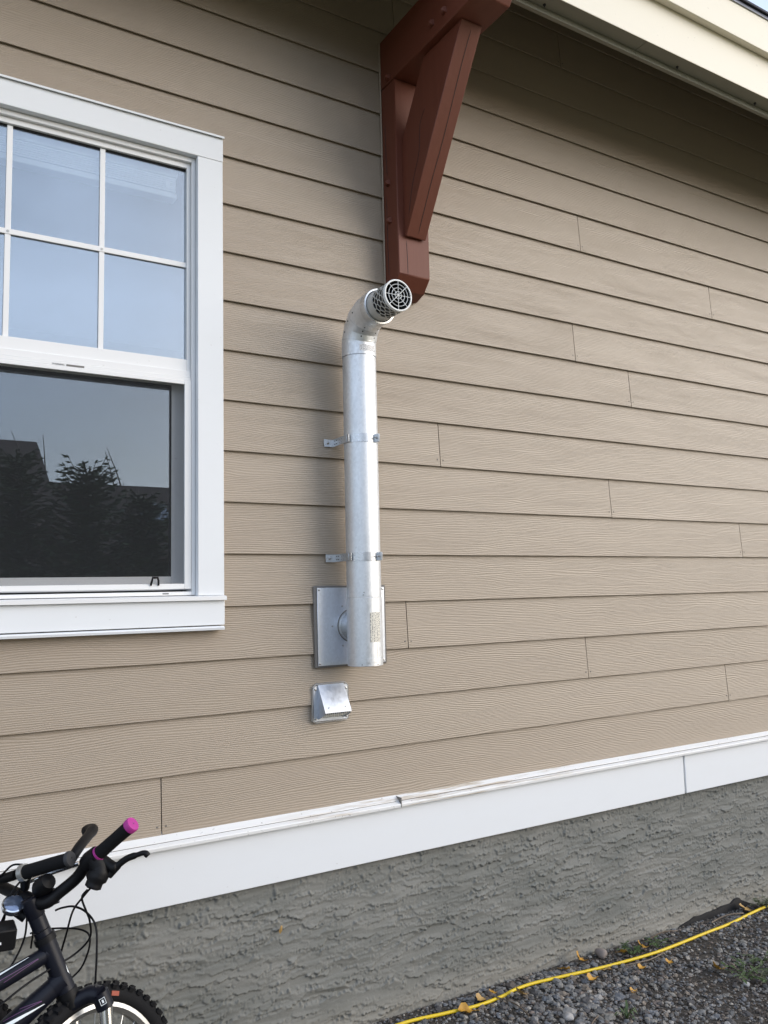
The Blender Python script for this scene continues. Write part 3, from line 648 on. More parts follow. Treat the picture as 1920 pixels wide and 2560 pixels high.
# ------------------------------------------------------------------ vent hood
hd = thing('vent_hood', 'small galvanised sloping vent hood low on the siding below the flue pipe', 'vent hood', (1.386, 0, wz(-0.586)))
HX0, HX1 = 1.3370, 1.4390
MB().box(1.3190, 1.4565, -0.0035, -0.0006, wz(-0.5920), wz(-0.4680)).build('back_flange', 'galv_hood', hd, 30, 0.0006)
prof = [(-0.0040, wz(-0.4665)), (-0.0580, wz(-0.5535)), (-0.0520, wz(-0.5670)), (-0.0040, wz(-0.5850))]
MB().prism_x(HX0, HX0+0.0015, prof).build('side_cheek', 'galv_hood', hd, 20); MB().prism_x(HX1-0.0015, HX1, prof).build('side_cheek', 'galv_hood', hd, 20)
MB().prism_x(HX0-0.0010, HX1+0.0010, [(-0.0036, wz(-0.4640)), (-0.0595, wz(-0.5538)), (-0.0600, wz(-0.5585)), (-0.0580, wz(-0.5585)), (-0.0578, wz(-0.5548)), (-0.0036, wz(-0.4665))]).build('sloping_face', 'galv_hood', hd, 20)
gl = MB()
for i in range(12):
    x = HX0+0.006 + i*0.0080; gl.add([(x, -0.0530, wz(-0.5640)), (x+0.0025, -0.0530, wz(-0.5640)), (x+0.0025-0.004, -0.0060, wz(-0.5810)), (x-0.004, -0.0060, wz(-0.5810)), (x, -0.0530, wz(-0.5610)), (x+0.0025, -0.0530, wz(-0.5610)), (x+0.0025-0.004, -0.0060, wz(-0.5780)), (x-0.004, -0.0060, wz(-0.5780))], [(0,3,2,1),(4,5,6,7),(0,1,5,4),(1,2,6,5),(2,3,7,6),(3,0,4,7)])
for k in (0.25, 0.5, 0.75):
    y = -0.0530 + 0.047*k; z = -0.5630 - 0.017*k; gl.box(HX0+0.002, HX1-0.002, y-0.001, y+0.001, wz(z-0.0015), wz(z+0.0015))
gl.build('bottom_grid', 'band', hd, 0)
MB().box(HX0+0.002, HX1-0.002, -0.0080, -0.0040, wz(-0.575), wz(-0.48)).build('duct_opening', 'dark', hd, 0)
for x in (1.3545, 1.4205):
    d = Vector((0, -0.85, 0.53)).normalized(); MB().lathe(Vector((x, -0.0524, wz(-0.5420))), d, [(0, 0.0030), (0.0016, 0.0028), (0.002, 0.0001)], 8).build('rivet', 'screw', hd, 0)
for x, z in ((1.3265, -0.4800), (1.3265, -0.5830), (1.4490, -0.4830), (1.4490, -0.5810)):
    MB().lathe((x, -0.0030, wz(z)), (0, -1, 0), [(0, 0.0050), (0.0025, 0.0044), (0.0035, 0.0001)], 10).build('screw', 'screw', hd, 40)
sl_ = MB(); pts = []
for i, (x, z) in enumerate([(1.316, -0.475), (1.330, -0.463), (1.385, -0.462), (1.445, -0.461), (1.459, -0.474), (1.4600, -0.53), (1.459, -0.588), (1.447, -0.596), (1.38, -0.595), (1.328, -0.597), (1.314, -0.588), (1.3145, -0.53), (1.316, -0.475)]): pts.append((x, -0.002, wz(z)))
sl_.tube(pts, [0.0022+random.uniform(0, 0.002) for _ in pts], 8, False).build('sealant_bead', 'silicone', hd, 60)

# ------------------------------------------------------------------ bicycles
def frame_basis(phi, th):
    w = Vector((math.cos(phi), math.sin(phi), 0)); n = Vector((math.sin(phi), -math.cos(phi), 0))
    u = math.cos(th)*Vector((0, 0, 1)) - math.sin(th)*n
    return w, u, w.cross(u)
def wheel(parent, name, C, w, u, n, r, rim_mat='alloy', knobs=56, tw=0.0225, th=0.046, label=False):
    e = part(name, parent)
    def tor(d, rad): return (d, rad)
    prof = []
    for i in range(14):
        a = 2*math.pi*i/14; prof.append((tw*math.sin(a), r-0.006-th/2 + (th/2)*math.cos(a)))
    tyre = MB().lathe(C, n, prof, 64, True).build('tyre', 'rubber', e, 60)
    kb = MB()
    for i in range(knobs):
        for off, sh_, hw in ((-0.020, 0.0, 0.0055), (-0.007, 0.5, 0.005), (0.007, 0.0, 0.005), (0.020, 0.5, 0.0055)):
            a = 2*math.pi*(i+sh_)/knobs; d = w*math.cos(a)+u*math.sin(a); t = -w*math.sin(a)+u*math.cos(a)
            rr = r-0.004 - (0.0085 if abs(off) > 0.01 else 0.0)
            nn = (d*1.0 + n*(off*28)).normalized() if abs(off) > 0.01 else d
            kb.obox(C + d*rr + n*off, (t, n.cross(t) if False else nn.cross(t), nn), (0.0065, hw, 0.0045))
    kb.build('tread_knobs', 'rubber', tyre, 0)
    ri = r-0.052
    MB().lathe(C, n, [(-0.012, ri+0.006), (-0.013, ri-0.006), (-0.007, ri-0.016), (0.007, ri-0.016), (0.013, ri-0.006), (0.012, ri+0.006)], 64, True).build('rim', rim_mat, e, 35)
    sp = MB()
    for i in range(28):
        a = 2*math.pi*i/28; a2 = a + (0.45 if i % 2 else -0.45); d = w*math.cos(a)+u*math.sin(a); d2 = w*math.cos(a2)+u*math.sin(a2); s_ = 0.024 if i % 4 < 2 else -0.024
        sp.tube([C + d2*0.018 + n*s_, C + d*(ri-0.014)], 0.0011, 5, False)
    sp.build('spokes', 'alloy', e, 0)
    MB().lathe(C, n, [(-0.045, 0.0001), (-0.045, 0.008), (-0.028, 0.008), (-0.027, 0.021), (-0.023, 0.021), (-0.020, 0.013), (0.020, 0.013), (0.023, 0.021), (0.027, 0.021), (0.028, 0.008), (0.045, 0.008), (0.045, 0.0001)], 20).build('hub', 'blk', e, 35)
    return e
def lerp(a, b, t): return Vector(a)*(1-t)+Vector(b)*t

bkA = thing('bicycle', 'black bicycle with magenta grip ends and white frame stripes leaning at lower left', 'bicycle', (0.45, -0.45, 0.02))
w, u, n = frame_basis(R(29.1), R(16)); C = Vector((0.529, -0.499, 0.025)) + u*0.273
wheel(bkA, 'front_wheel', C, w, u, n, 0.273)
hb, ht, sc = Vector((0.432, -0.390, 0.551)), Vector((0.380, -0.362, 0.692)), Vector((0.366, -0.362, 0.760))
axv = (ht-hb).normalized()
# fork
fk = part('fork', bkA)
crown = hb - axv*0.012
MB().tube([hb - axv*0.002, hb - axv*0.030], [0.024, 0.022], 18).build('crown_race', 'blk', fk, 40)
for s_, nm in ((1, 'near'), (-1, 'far')):
    top = crown - axv*0.022 + n*0.062*s_ + w*0.040
    low = C + n*0.062*s_ + w*0.006
    MB().tube(smooth_path([crown - axv*0.012, crown - axv*0.004 + n*0.035*s_ + w*0.030, top + axv*0.010], 4), [0.020]*4 + [0.021]*4 + [0.0225], 14).build('fork_crown', 'bframe', fk, 50)
    MB().tube([top + axv*0.018, top - axv*0.022], 0.0215, 18).build('fork_collar', 'bframe', fk, 40)
    MB().tube([top - axv*0.022, lerp(top, low, 0.55)], 0.0175, 18).build('stanchion', 'stanchion', fk, 40)
    MB().tube([lerp(top, low, 0.52), low], [0.0205, 0.018], 18).build('fork_slider', 'bframe', fk, 40)
    if s_ == 1:
        c_ = top + axv*0.000; d = (Vector((-0.2, -0.95, 0.25))).normalized(); d = (d - axv*d.dot(axv)).normalized(); tt = d.cross(axv)
        q = MB()
        for (a0, a1, b0, b1) in ((-0.011, 0.011, 0.011, 0.0128), (-0.011, 0.011, -0.0128, -0.011), (-0.011, -0.0092, -0.011, 0.011), (0.0092, 0.011, -0.011, 0.011), (-0.004, 0.003, -0.006, 0.006)):
            q.obox(c_ + d*0.0212 + tt*((a0+a1)*0.32) + axv*((b0+b1)*0.32), (tt, axv, d), ((a1-a0)*0.32, (b1-b0)*0.32, 0.0012))
        q.build('fork_emblem', 'bwhite', fk, 0)
MB().obox(C + (w*0.40+u*0.917)*(0.273-0.030) + n*0.0225, ((w*0.917-u*0.40), (w*0.40+u*0.917), n), (0.012, 0.0055, 0.0012)).build('tyre_label', 'orange', bkA, 0)
MB().tube([hb - axv*0.004, hb + axv*0.012], 0.0265, 22).tube([ht - axv*0.012, ht + axv*0.004], 0.0262, 22).build('headset', 'blk', bkA, 30)
MB().tube([hb, lerp(hb, ht, .5), ht], [0.0242, 0.0225, 0.0235], 24).build('head_tube', 'bframe', bkA, 40)
MB().tube([ht, ht + axv*0.018], 0.021, 22).tube([ht + axv*0.020, ht + axv*0.060], 0.0205, 22).build('steerer_spacers', 'bframe', bkA, 30)
MB().tube([ht + axv*0.052, ht + axv*0.056, ht + axv*0.100, ht + axv*0.104], [0.020, 0.0225, 0.0225, 0.018], 22).build('stem_clamp', 'bframe', bkA, 40)
clp = Vector((0.398, -0.372, 0.789))
MB().tube([ht + axv*0.078, lerp(ht + axv*0.078, clp, .5), clp + w*0.010], [0.018, 0.017, 0.020], 16).build('stem', 'bframe', bkA, 50)
dm = MB(); c_ = Vector((0.374, -0.366, 0.818))
dm.lathe(c_ - n*0.0, (n*0.85 + u*0.3).normalized(), [(-0.030, 0.0001), (-0.028, 0.014), (-0.015, 0.022), (0.010, 0.0235), (0.026, 0.019), (0.030, 0.0001)], 18).build('stem_cap', 'blk', bkA, 40)
BP = [(0.205, -0.070, 0.852), (0.255, -0.150, 0.812), (0.300, -0.225, 0.788), (0.345, -0.312, 0.780), (0.377, -0.372, 0.777), (0.410, -0.382, 0.799), (0.449, -0.398, 0.832), (0.470, -0.421, 0.871), (0.492, -0.448, 0.896), (0.520, -0.478, 0.928)]
MB().tube(smooth_path(BP, 6), 0.0150, 16).build('handlebar', 'blk', bkA, 60)
g0, g1 = Vector((0.492, -0.448, 0.896)), Vector((0.556, -0.518, 0.972)); gd = (g1-g0).normalized(); gL = (g1-g0).length
gp = MB().tube([g0 + gd*gL*t for t in (0.0, 0.05, 0.5, 0.9)], [0.0180, 0.0170, 0.0165, 0.0172], 20).build('grip', 'rubber', bkA, 40)
MB().tube([g0 - gd*0.003, g0 + gd*0.003], 0.0186, 20).build('grip_ring', 'pink', gp, 30)
ge = MB().lathe(g0, gd, [(gL*0.9, 0.0168), (gL*0.9, 0.0186), (gL*1.0, 0.0190), (gL*1.0+0.003, 0.0175), (gL*1.0+0.0038, 0.010), (gL*1.0+0.004, 0.0001)], 24).build('grip_end', 'pink', gp, 35); ge['label'] = 'magenta grip end'
MB().lathe(g0, gd, [(gL+0.0035, 0.0016), (gL+0.0046, 0.0016), (gL+0.0046, 0.0001)], 8).build('grip_hole', 'purple', gp, 0)
h0, h1 = Vector((0.222, -0.098, 0.838)), Vector((0.165, -0.035, 0.885))
gp2 = MB().tube([h0, h1], 0.017, 16).build('grip', 'rubber', bkA, 40); MB().tube([h1, h1 + (h1-h0).normalized()*0.01], 0.0186, 16).build('grip_end', 'pink', gp2, 40)
# shifter pod, brake perch, lever
pod = MB(); pc = lerp((0.470, -0.421, 0.871), (0.492, -0.448, 0.896), 0.55)
pod.tube([pc - gd*0.030, pc - gd*0.012, pc + gd*0.014], [0.021, 0.0245, 0.0225], 16)
pod.tube(smooth_path([pc, pc + Vector((0.012, -0.012, -0.028)), (0.484, -0.452, 0.836), (0.474, -0.455, 0.815)], 4), [0.024]*5 + [0.027]*4 + [0.021]*3 + [0.013], 14)
pod.build('gear_shifter', 'blk', bkA, 50)
MB().tube(smooth_path([pc + gd*0.002, (0.508, -0.452, 0.872), (0.522, -0.466, 0.862), (0.530, -0.470, 0.858)], 4), [0.018, 0.017, 0.016, 0.015, 0.014, 0.013, 0.013, 0.013, 0.014, 0.015, 0.013, 0.012, 0.010], 12).build('brake_perch', 'blk', bkA, 50)
MB().tube(smooth_path([(0.512, -0.462, 0.842), (0.522, -0.466, 0.853), (0.535, -0.474, 0.868), (0.552, -0.485, 0.882), (0.572, -0.498, 0.890), (0.589, -0.508, 0.895), (0.597, -0.514, 0.887)], 4), [0.010]*8 + [0.0085]*8 + [0.0065]*5 + [0.0075]*3 + [0.006], 10).build('brake_lever', 'blk', bkA, 50)
# main frame behind the head tube
sb, bb, rw = Vector((-0.055, -0.440, 0.520)), Vector((-0.060, -0.455, 0.300)), Vector((-0.405, -0.505, 0.285))
hA, hB = lerp(hb, ht, 0.74), lerp(hb, ht, 0.26)
tt_ = MB().tube([hA, lerp(hA, sb, .25), lerp(hA, sb, .7), sb], [0.0195, 0.0205, 0.019, 0.016], 20).build('top_tube', 'bframe', bkA, 50)
dt_ = MB().tube([hB, lerp(hB, bb, .2), lerp(hB, bb, .7), bb], [0.0235, 0.0265, 0.0255, 0.022], 20).build('down_tube', 'bframe', bkA, 50)
MB().tube([hA + Vector((-.012, 0, -.002)), hA + Vector((.004, 0, .001))], 0.0225, 18).tube([hB + Vector((-.02, -.001, -.012)), hB + Vector((.004, 0, .002))], 0.0275, 18).build('weld_collar', 'bframe', bkA, 40)
def decal(parent, A, B, r, quad, material, name, toward=Vector((-0.1, -0.9, 0.35))):
    """flat sticker on a tube: corners as (distance along, angle round the tube from the camera side)"""
    A, B = Vector(A), Vector(B); d = (B-A).normalized(); f_ = (toward - d*toward.dot(d)).normalized(); s_ = d.cross(f_)
    (q0, q1, q2, q3) = quad; vs = []; N = 6
    for i in range(N+1):
        t = i/N
        for (pa, pb) in ((q0, q3), (q1, q2)):
            L = pa[0]*(1-t)+pb[0]*t; a = R(pa[1]*(1-t)+pb[1]*t); vs.append(A + d*L + (f_*math.cos(a)+s_*math.sin(a))*r)
    return MB().add(vs, [(2*i, 2*i+1, 2*i+3, 2*i+2) for i in range(N)]).build(name, material, parent, 60)
decal(tt_, hA, sb, 0.0212, ((0.050, 46), (0.052, 50), (0.24, 62), (0.24, 26)), 'bwhite', 'white_stripe')
decal(tt_, hA, sb, 0.0212, ((0.034, 2), (0.034, 5), (0.20, 12), (0.20, 8)), 'purple', 'purple_line'); decal(tt_, hA, sb, 0.0212, ((0.034, 2), (0.034, -1), (0.12, -18), (0.12, -15)), 'purple', 'purple_line')
decal(dt_, hB, bb, 0.0274, ((0.058, -34), (0.060, -28), (0.19, 62), (0.19, 34)), 'bwhite', 'white_stripe')
decal(dt_, hB, bb, 0.0274, ((0.060, -12), (0.060, -9), (0.145, 52), (0.145, 49)), 'purple', 'purple_line'); decal(dt_, hB, bb, 0.0274, ((0.060, -10), (0.060, -7), (0.105, 40), (0.105, 37)), 'purple', 'purple_line')
d_ = (hb-ht).normalized(); f_ = Vector((0.85, -0.5, 0)); f_ = (f_ - d_*f_.dot(d_)).normalized(); s2 = d_.cross(f_)
MB().add([ht + d_*0.082 + f_*0.0236, ht + d_*0.100 + f_*0.0234 + s2*0.005, ht + d_*0.108 + f_*0.0236 - s2*0.001], [(0, 1, 2)]).build('head_badge', 'bwhite', bkA, 0)
MB().tube([sb, bb], 0.0165, 16).build('seat_tube', 'bframe', bkA, 50)
for s_ in (-1, 1):
    o_ = Vector((0.12, -1, 0.25)).normalized()*0.045*s_
    MB().tube([sb + o_*0.3, rw + o_], [0.010, 0.008], 10).build('seat_stay', 'bframe', bkA, 50); MB().tube([bb + o_*0.5, rw + o_], [0.012, 0.009], 10).build('chain_stay', 'bframe', bkA, 50)
w2, u2_, n2_ = frame_basis(R(8), R(14))
wheel(bkA, 'rear_wheel', rw, w2, u2_, n2_, 0.270)
seat = sb + u2_*0.20 - w2*0.05
MB().tube([sb, seat], 0.0125, 12).build('seat_post', 'alloy', bkA, 50)
sd = MB(); prof = [(-0.12, 0.060, 0.018), (-0.09, 0.072, 0.022), (-0.03, 0.055, 0.020), (0.05, 0.026, 0.016), (0.12, 0.018, 0.012), (0.135, 0.006, 0.006)]; vs = []
for x_, hw, hh in prof:
    for k in range(12):
        a = 2*math.pi*k/12; vs.append(seat + w2*x_ + n2_*hw*math.cos(a) + u2_*hh*math.sin(a))
sd.add(vs, [(i*12+k, i*12+(k+1) % 12, (i+1)*12+(k+1) % 12, (i+1)*12+k) for i in range(5) for k in range(12)] + [tuple(range(12)), tuple(range(60, 72))]).build('saddle', 'blk', bkA, 50)
MB().lathe(bb + n2_*0.045, n2_, [(-0.003, 0.062), (-0.003, 0.072), (0.003, 0.072), (0.003, 0.062)], 32, True).build('chainring', 'alloy', bkA, 35)
for s_ in (-1, 1):
    k = bb + n2_*0.06*s_ + (w2*0.6 - u2_*0.8)*0.14*s_
    MB().tube([bb + n2_*0.05*s_, k], 0.009, 10).build('crank', 'blk', bkA, 50); MB().obox(k + n2_*0.05*s_, (n2_, w2, u2_), (0.042, 0.035, 0.010)).build('pedal', 'blk', bkA, 30, 0.003)
for pts, r in (([(0.462, -0.455, 0.815), (0.457, -0.42, 0.788), (0.470, -0.410, 0.750), (0.481, -0.40, 0.721), (0.486, -0.38, 0.672), (0.452, -0.36, 0.632), (0.385, -0.392, 0.622), (0.303, -0.43, 0.602), (0.15, -0.46, 0.52), (0.0, -0.47, 0.42)], 0.0026),
               ([(0.470, -0.450, 0.815), (0.461, -0.42, 0.790), (0.444, -0.38, 0.747), (0.436, -0.34, 0.679), (0.424, -0.315, 0.613), (0.41, -0.33, 0.58)], 0.0026),
               ([(0.410, -0.33, 0.740), (0.428, -0.33, 0.743), (0.451, -0.36, 0.750), (0.474, -0.40, 0.742), (0.488, -0.44, 0.716), (0.486, -0.46, 0.659), (0.483, -0.465, 0.611), (0.484, -0.462, 0.590)], 0.0027),
               ([(0.36, -0.27, 0.675), (0.39, -0.28, 0.682), (0.446, -0.30, 0.679), (0.479, -0.33, 0.676), (0.492, -0.35, 0.664), (0.489, -0.35, 0.628), (0.469, -0.34, 0.582), (0.423, -0.34, 0.555)], 0.0025),
               ([(0.346, -0.31, 0.745), (0.338, -0.33, 0.690), (0.31, -0.345, 0.64), (0.27, -0.36, 0.60)], 0.0025)):
    MB().tube(smooth_path(pts, 6), r, 8).build('cable', 'blk', bkA, 60)
MB().tube([(0.484, -0.462, 0.598), (0.4845, -0.462, 0.584)], 0.0033, 8).build('cable_ferrule', 'chrome', bkA, 40)
# bell / compass on the bar
bc = Vector((0.3120, -0.326, 0.775)); bn = Vector((0.05, -0.55, 0.83)).normalized()
bell = part('bell', bkA)
MB().lathe(bc, bn, [(-0.020, 0.0001), (-0.020, 0.020), (-0.012, 0.026), (-0.010, 0.0285), (0.0, 0.0290), (0.003, 0.0275), (0.0035, 0.0235)], 28).build('bell_body', 'chrome', bell, 35)
MB().lathe(bc, bn, [(0.0034, 0.0240), (0.0044, 0.022), (0.0060, 0.012), (0.0064, 0.0001)], 28).build('bell_face', mat('bell_blue_dome', (0.22, 0.27, 0.38), 0.12, 0.7), bell, 50)
MB().tube([bc - bn*0.018, bc - bn*0.03 + Vector((0.03, -0.02, -0.012))], [0.012, 0.014], 10).build('bell_clamp', 'blk', bell, 50)
lb = MB().obox((0.277, -0.350, 0.712), ((1, 0.1, -0.10), (0, 1, 0.1), (0.10, -0.1, 1)), (0.036, 0.030, 0.026)).build('front_lamp', 'blk', bkA, 30, 0.004)
MB().box(0.268, 0.278, -0.3835, -0.381, 0.7035, 0.7085).build('lamp_button', 'bwhite', lb, 0)

# second bicycle, mostly left of the picture
bkB = thing('bicycle', 'dark bicycle behind, only its handlebar grip with curved bar end in view', 'bicycle', (0.15, -0.2, 0.02))
wB, uB, nB = frame_basis(R(41), R(4)); CB = Vector((0.205, -0.185, 0.025)) + uB*0.243
wheel(bkB, 'front_wheel', CB, wB, uB, nB, 0.243)
hbB = CB + uB*0.285 - wB*0.10; htB = CB + uB*0.40 - wB*0.135; stB = Vector((0.168, -0.196, 0.800)); axB = (htB-hbB).normalized()
for s_ in (1, -1): MB().tube([hbB - axB*0.01 + nB*0.055*s_, CB + nB*0.055*s_], [0.017, 0.014], 12).build('fork_leg', 'bframe', bkB, 50)
MB().tube([hbB - nB*0.065, hbB + nB*0.065], 0.016, 12).build('fork_crown', 'bframe', bkB, 50)
MB().tube([hbB, htB], 0.021, 18).build('head_tube', 'bframe', bkB, 50); MB().tube([htB, stB], 0.015, 14).build('stem', 'alloy', bkB, 50)
def Bp(x, y, z, yn):      # slides a point of the bar along its line of sight to another depth
    k = (yn - CAM.y)/(y - CAM.y); return CAM + (Vector((x, y, z)) - CAM)*k
b0, b1 = Bp(0.292, -0.16, 0.792, -0.26), Bp(0.441, -0.34, 0.864, -0.42); bd = (b1-b0).normalized()
MB().tube(smooth_path([stB - (b0-stB)*1.0 + Vector((0, 0, 0.06)), stB, b0, b0 + bd*0.06], 5), 0.0125, 14).build('handlebar', 'blk', bkB, 60)
r0 = Bp(0.350, -0.22, 0.816, -0.315)
gB = MB().tube([r0, lerp(r0, b1, .3), lerp(r0, b1, .6), b1], [0.0180, 0.0172, 0.0176, 0.0168], 18).build('grip', 'rubber', bkB, 40)
MB().tube([r0 - bd*0.008, r0 + bd*0.006], 0.0215, 20).build('clamp_ring', 'ringgrey', gB, 35)
MB().lathe(b1, bd, [(-0.004, 0.0172), (-0.003, 0.0195), (0.003, 0.0195), (0.006, 0.0175), (0.007, 0.004), (0.0055, 0.0028), (0.0055, 0.0001)], 22).build('bar_plug', mat('grey_rubber', (0.030, 0.031, 0.034), 0.6), gB, 35)
hn = [Bp(0.447, -0.335, 0.862, -0.405), Bp(0.475, -0.30, 0.8815, -0.37), Bp(0.512, -0.24, 0.8925, -0.30), Bp(0.529, -0.20, 0.893, -0.265), Bp(0.526, -0.18, 0.890, -0.235), Bp(0.514, -0.17, 0.882, -0.215)]
MB().tube(smooth_path(hn, 4), [0.0130]*9 + [0.0145]*8 + [0.0155]*3 + [0.011], 14).build('bar_end', 'blk', bkB, 50)
lv = [Bp(0.355, -0.21, 0.785, -0.29), Bp(0.40, -0.22, 0.799, -0.305), Bp(0.45, -0.26, 0.820, -0.33), Bp(0.478, -0.28, 0.832, -0.35)]
MB().tube(smooth_path(lv, 4), [0.0055]*10 + [0.0065]*3, 10).build('brake_lever', 'chrome', bkB, 50)
MB().tube([r0 + Vector((0.004, 0, -0.012)), Bp(0.354, -0.21, 0.772, -0.30)], [0.014, 0.011], 12).build('brake_perch', 'blk', bkB, 50)
for pts in ([Bp(0.352, -0.21, 0.77, -0.30), Bp(0.370, -0.22, 0.735, -0.295), Bp(0.376, -0.22, 0.68, -0.29), Bp(0.37, -0.22, 0.62, -0.28)], [Bp(0.35, -0.21, 0.78, -0.30), Bp(0.322, -0.22, 0.755, -0.31), Bp(0.296, -0.22, 0.70, -0.30), Bp(0.27, -0.22, 0.64, -0.28)],
            [Bp(0.36, -0.21, 0.83, -0.30), Bp(0.325, -0.2, 0.835, -0.29), Bp(0.298, -0.2, 0.815, -0.28), Bp(0.26, -0.2, 0.79, -0.26)], [Bp(0.345, -0.21, 0.795, -0.30), Bp(0.318, -0.22, 0.765, -0.31), Bp(0.302, -0.22, 0.70, -0.30), Bp(0.285, -0.22, 0.62, -0.28)]):
    MB().tube(smooth_path(pts, 6), 0.0026, 8).build('cable', 'blk', bkB, 60)
sB, bB, rB = Vector((-0.24, -0.20, 0.52)), Vector((-0.22, -0.215, 0.27)), Vector((-0.58, -0.21, 0.268))
for a, b, r, nm in ((htB, sB, 0.016, 'top_tube'), (hbB, bB, 0.019, 'down_tube'), (sB, bB, 0.016, 'seat_tube'), (sB, rB, 0.009, 'seat_stay'), (bB, rB, 0.010, 'chain_stay')): MB().tube([a, b], r, 14).build(nm, 'bframe', bkB, 50)
w3, u3, n3 = frame_basis(R(0), R(4)); wheel(bkB, 'rear_wheel', rB, w3, u3, n3, 0.243)
vs = []
for x_, hw, hh in prof:
    for k in range(12):
        a = 2*math.pi*k/12; vs.append(sB + Vector((-0.03, 0, 0.16)) + w3*x_ + n3*hw*math.cos(a) + u3*hh*math.sin(a))
MB().add(vs, [(i*12+k, i*12+(k+1) % 12, (i+1)*12+(k+1) % 12, (i+1)*12+k) for i in range(5) for k in range(12)] + [tuple(range(12)), tuple(range(60, 72))]).build('saddle', 'blk', bkB, 50)
MB().tube([sB, sB + Vector((-0.03, 0, 0.15))], 0.012, 12).build('seat_post', 'alloy', bkB, 50)

# ------------------------------------------------------------------ yellow cord
cp = [(0.9, -0.16), (1.25, -0.10), (1.45, -0.088), (1.622, -0.082), (1.764, -0.097), (1.909, -0.112), (2.033, -0.106), (2.100, -0.093), (2.194, -0.091), (2.346, -0.109), (2.553, -0.129), (2.833, -0.148), (3.195, -0.122), (3.375, -0.109), (3.706, -0.072), (4.1, -0.06), (4.8, -0.1), (6.5, -0.12)]
cd = MB().tube(smooth_path([(x, y, ground_z(x)+0.010+0.002*math.sin(x*9)) for x, y in cp], 8), 0.0060, 10).build('extension_cord', 'cord', None, 60)
tag(cd, 'yellow extension cord lying on gravel along the foot of the wall', 'cord')

# ------------------------------------------------------------------ gravel
def ico():
    t = (1+5**.5)/2; v = np.array([(-1,t,0),(1,t,0),(-1,-t,0),(1,-t,0),(0,-1,t),(0,1,t),(0,-1,-t),(0,1,-t),(t,0,-1),(t,0,1),(-t,0,-1),(-t,0,1)], float); v /= np.linalg.norm(v[0])
    f = np.array([(0,11,5),(0,5,1),(0,1,7),(0,7,10),(0,10,11),(1,5,9),(5,11,4),(11,10,2),(10,7,6),(7,1,8),(3,9,4),(3,4,2),(3,2,6),(3,6,8),(3,8,9),(4,9,5),(2,4,11),(6,2,10),(8,6,7),(9,8,1)])
    return v, f
def subdiv(v, f):
    v = list(map(tuple, v)); cache = {}; nf = []
    def mid(a, b):
        k = (min(a, b), max(a, b))
        if k not in cache:
            m_ = (np.array(v[a])+np.array(v[b]))/2; m_ /= np.linalg.norm(m_); v.append(tuple(m_)); cache[k] = len(v)-1
        return cache[k]
    for a, b, c in f:
        ab, bc_, ca = mid(a, b), mid(b, c), mid(c, a); nf += [(a, ab, ca), (b, bc_, ab), (c, ca, bc_), (ab, bc_, ca)]
    return np.array(v), np.array(nf)
iv, if_ = ico(); sv, sf = subdiv(iv, if_)
PAL = np.array([(0.20,0.205,0.21), (0.13,0.135,0.14), (0.27,0.265,0.25), (0.085,0.085,0.09), (0.22,0.19,0.16), (0.16,0.175,0.20), (0.40,0.38,0.35), (0.11,0.095,0.085), (0.18,0.15,0.135), (0.30,0.30,0.30)])
PW = np.array([.18, .18, .12, .12, .09, .12, .035, .075, .06, .03]); PW /= PW.sum()
def stones(name, xy, rad, tv, tf, seedoff, flat=0.62, tint=(1.12, 1.07, 1.01)):
    N = len(xy); rg = np.random.default_rng(seedoff)
    q = rg.normal(size=(N, 4)); q /= np.linalg.norm(q, axis=1)[:, None]; a, b, c, d = q.T
    Rm = np.stack([np.stack([1-2*(c*c+d*d), 2*(b*c-a*d), 2*(b*d+a*c)], -1), np.stack([2*(b*c+a*d), 1-2*(b*b+d*d), 2*(c*d-a*b)], -1), np.stack([2*(b*d-a*c), 2*(c*d+a*b), 1-2*(b*b+c*c)], -1)], 1)
    sc_ = rg.uniform(0.65, 1.25, (N, 1, 3)); jit = 1 + rg.normal(0, 0.17, (N, len(tv), 1))
    P = tv[None]*sc_*jit; P = np.einsum('nij,nkj->nki', Rm, P); P[:, :, 2] *= flat; P *= rad[:, None, None]
    gzv = 0.025 - 0.02*np.clip(xy[:, 0]-1.58, 0, 4)
    P[:, :, 0] += xy[:, 0, None]; P[:, :, 1] += xy[:, 1, None]; P[:, :, 2] += (gzv + rad*rg.uniform(-0.15, 0.45, N))[:, None]
    Fc = (tf[None] + (np.arange(N)*len(tv))[:, None, None]).reshape(-1, 3)
    o = np_mesh(name, P.reshape(-1, 3), Fc, 'gravel', None, False)
    colr = PAL[rg.choice(len(PAL), N, p=PW)]*rg.uniform(0.75, 1.25, (N, 1))*np.array(tint); colr = np.repeat(colr, len(tv), 0)
    at = o.data.color_attributes.new('tone', 'FLOAT_COLOR', 'POINT'); at.data.foreach_set('color', np.c_[colr, np.ones(len(colr))].astype(np.float32).ravel())
    return o
def scatter(N, x0, x1, y0, y1, rmed, rsig, rmax, seedv, keep=None):
    rg = np.random.default_rng(seedv); xy = np.c_[rg.uniform(x0, x1, N), rg.uniform(y0, y1, N)]
    rad = np.clip(rmed*np.exp(rg.normal(0, rsig, N)), 0.0018, rmax)
    rad = np.minimum(rad, np.clip(-xy[:, 1], 0.003, 1)*0.8)
    if keep is not None: k = keep(xy, rg); xy, rad = xy[k], rad[k]
    return xy, rad
xy1, r1 = scatter(19000, 1.35, 4.2, -1.0, -0.004, 0.0043, 0.50, 0.015, 11, lambda p, rg: rg.random(len(p)) < np.where(np.exp(-((p[:, 0]-2.25)/0.35)**2 - ((p[:, 1]+0.22)/0.25)**2) > 0.4, 1.0, 0.45 + 0.5*(np.sin(p[:, 0]*9+p[:, 1]*5)*np.sin(p[:, 1]*13-p[:, 0]*4) > -0.2)))
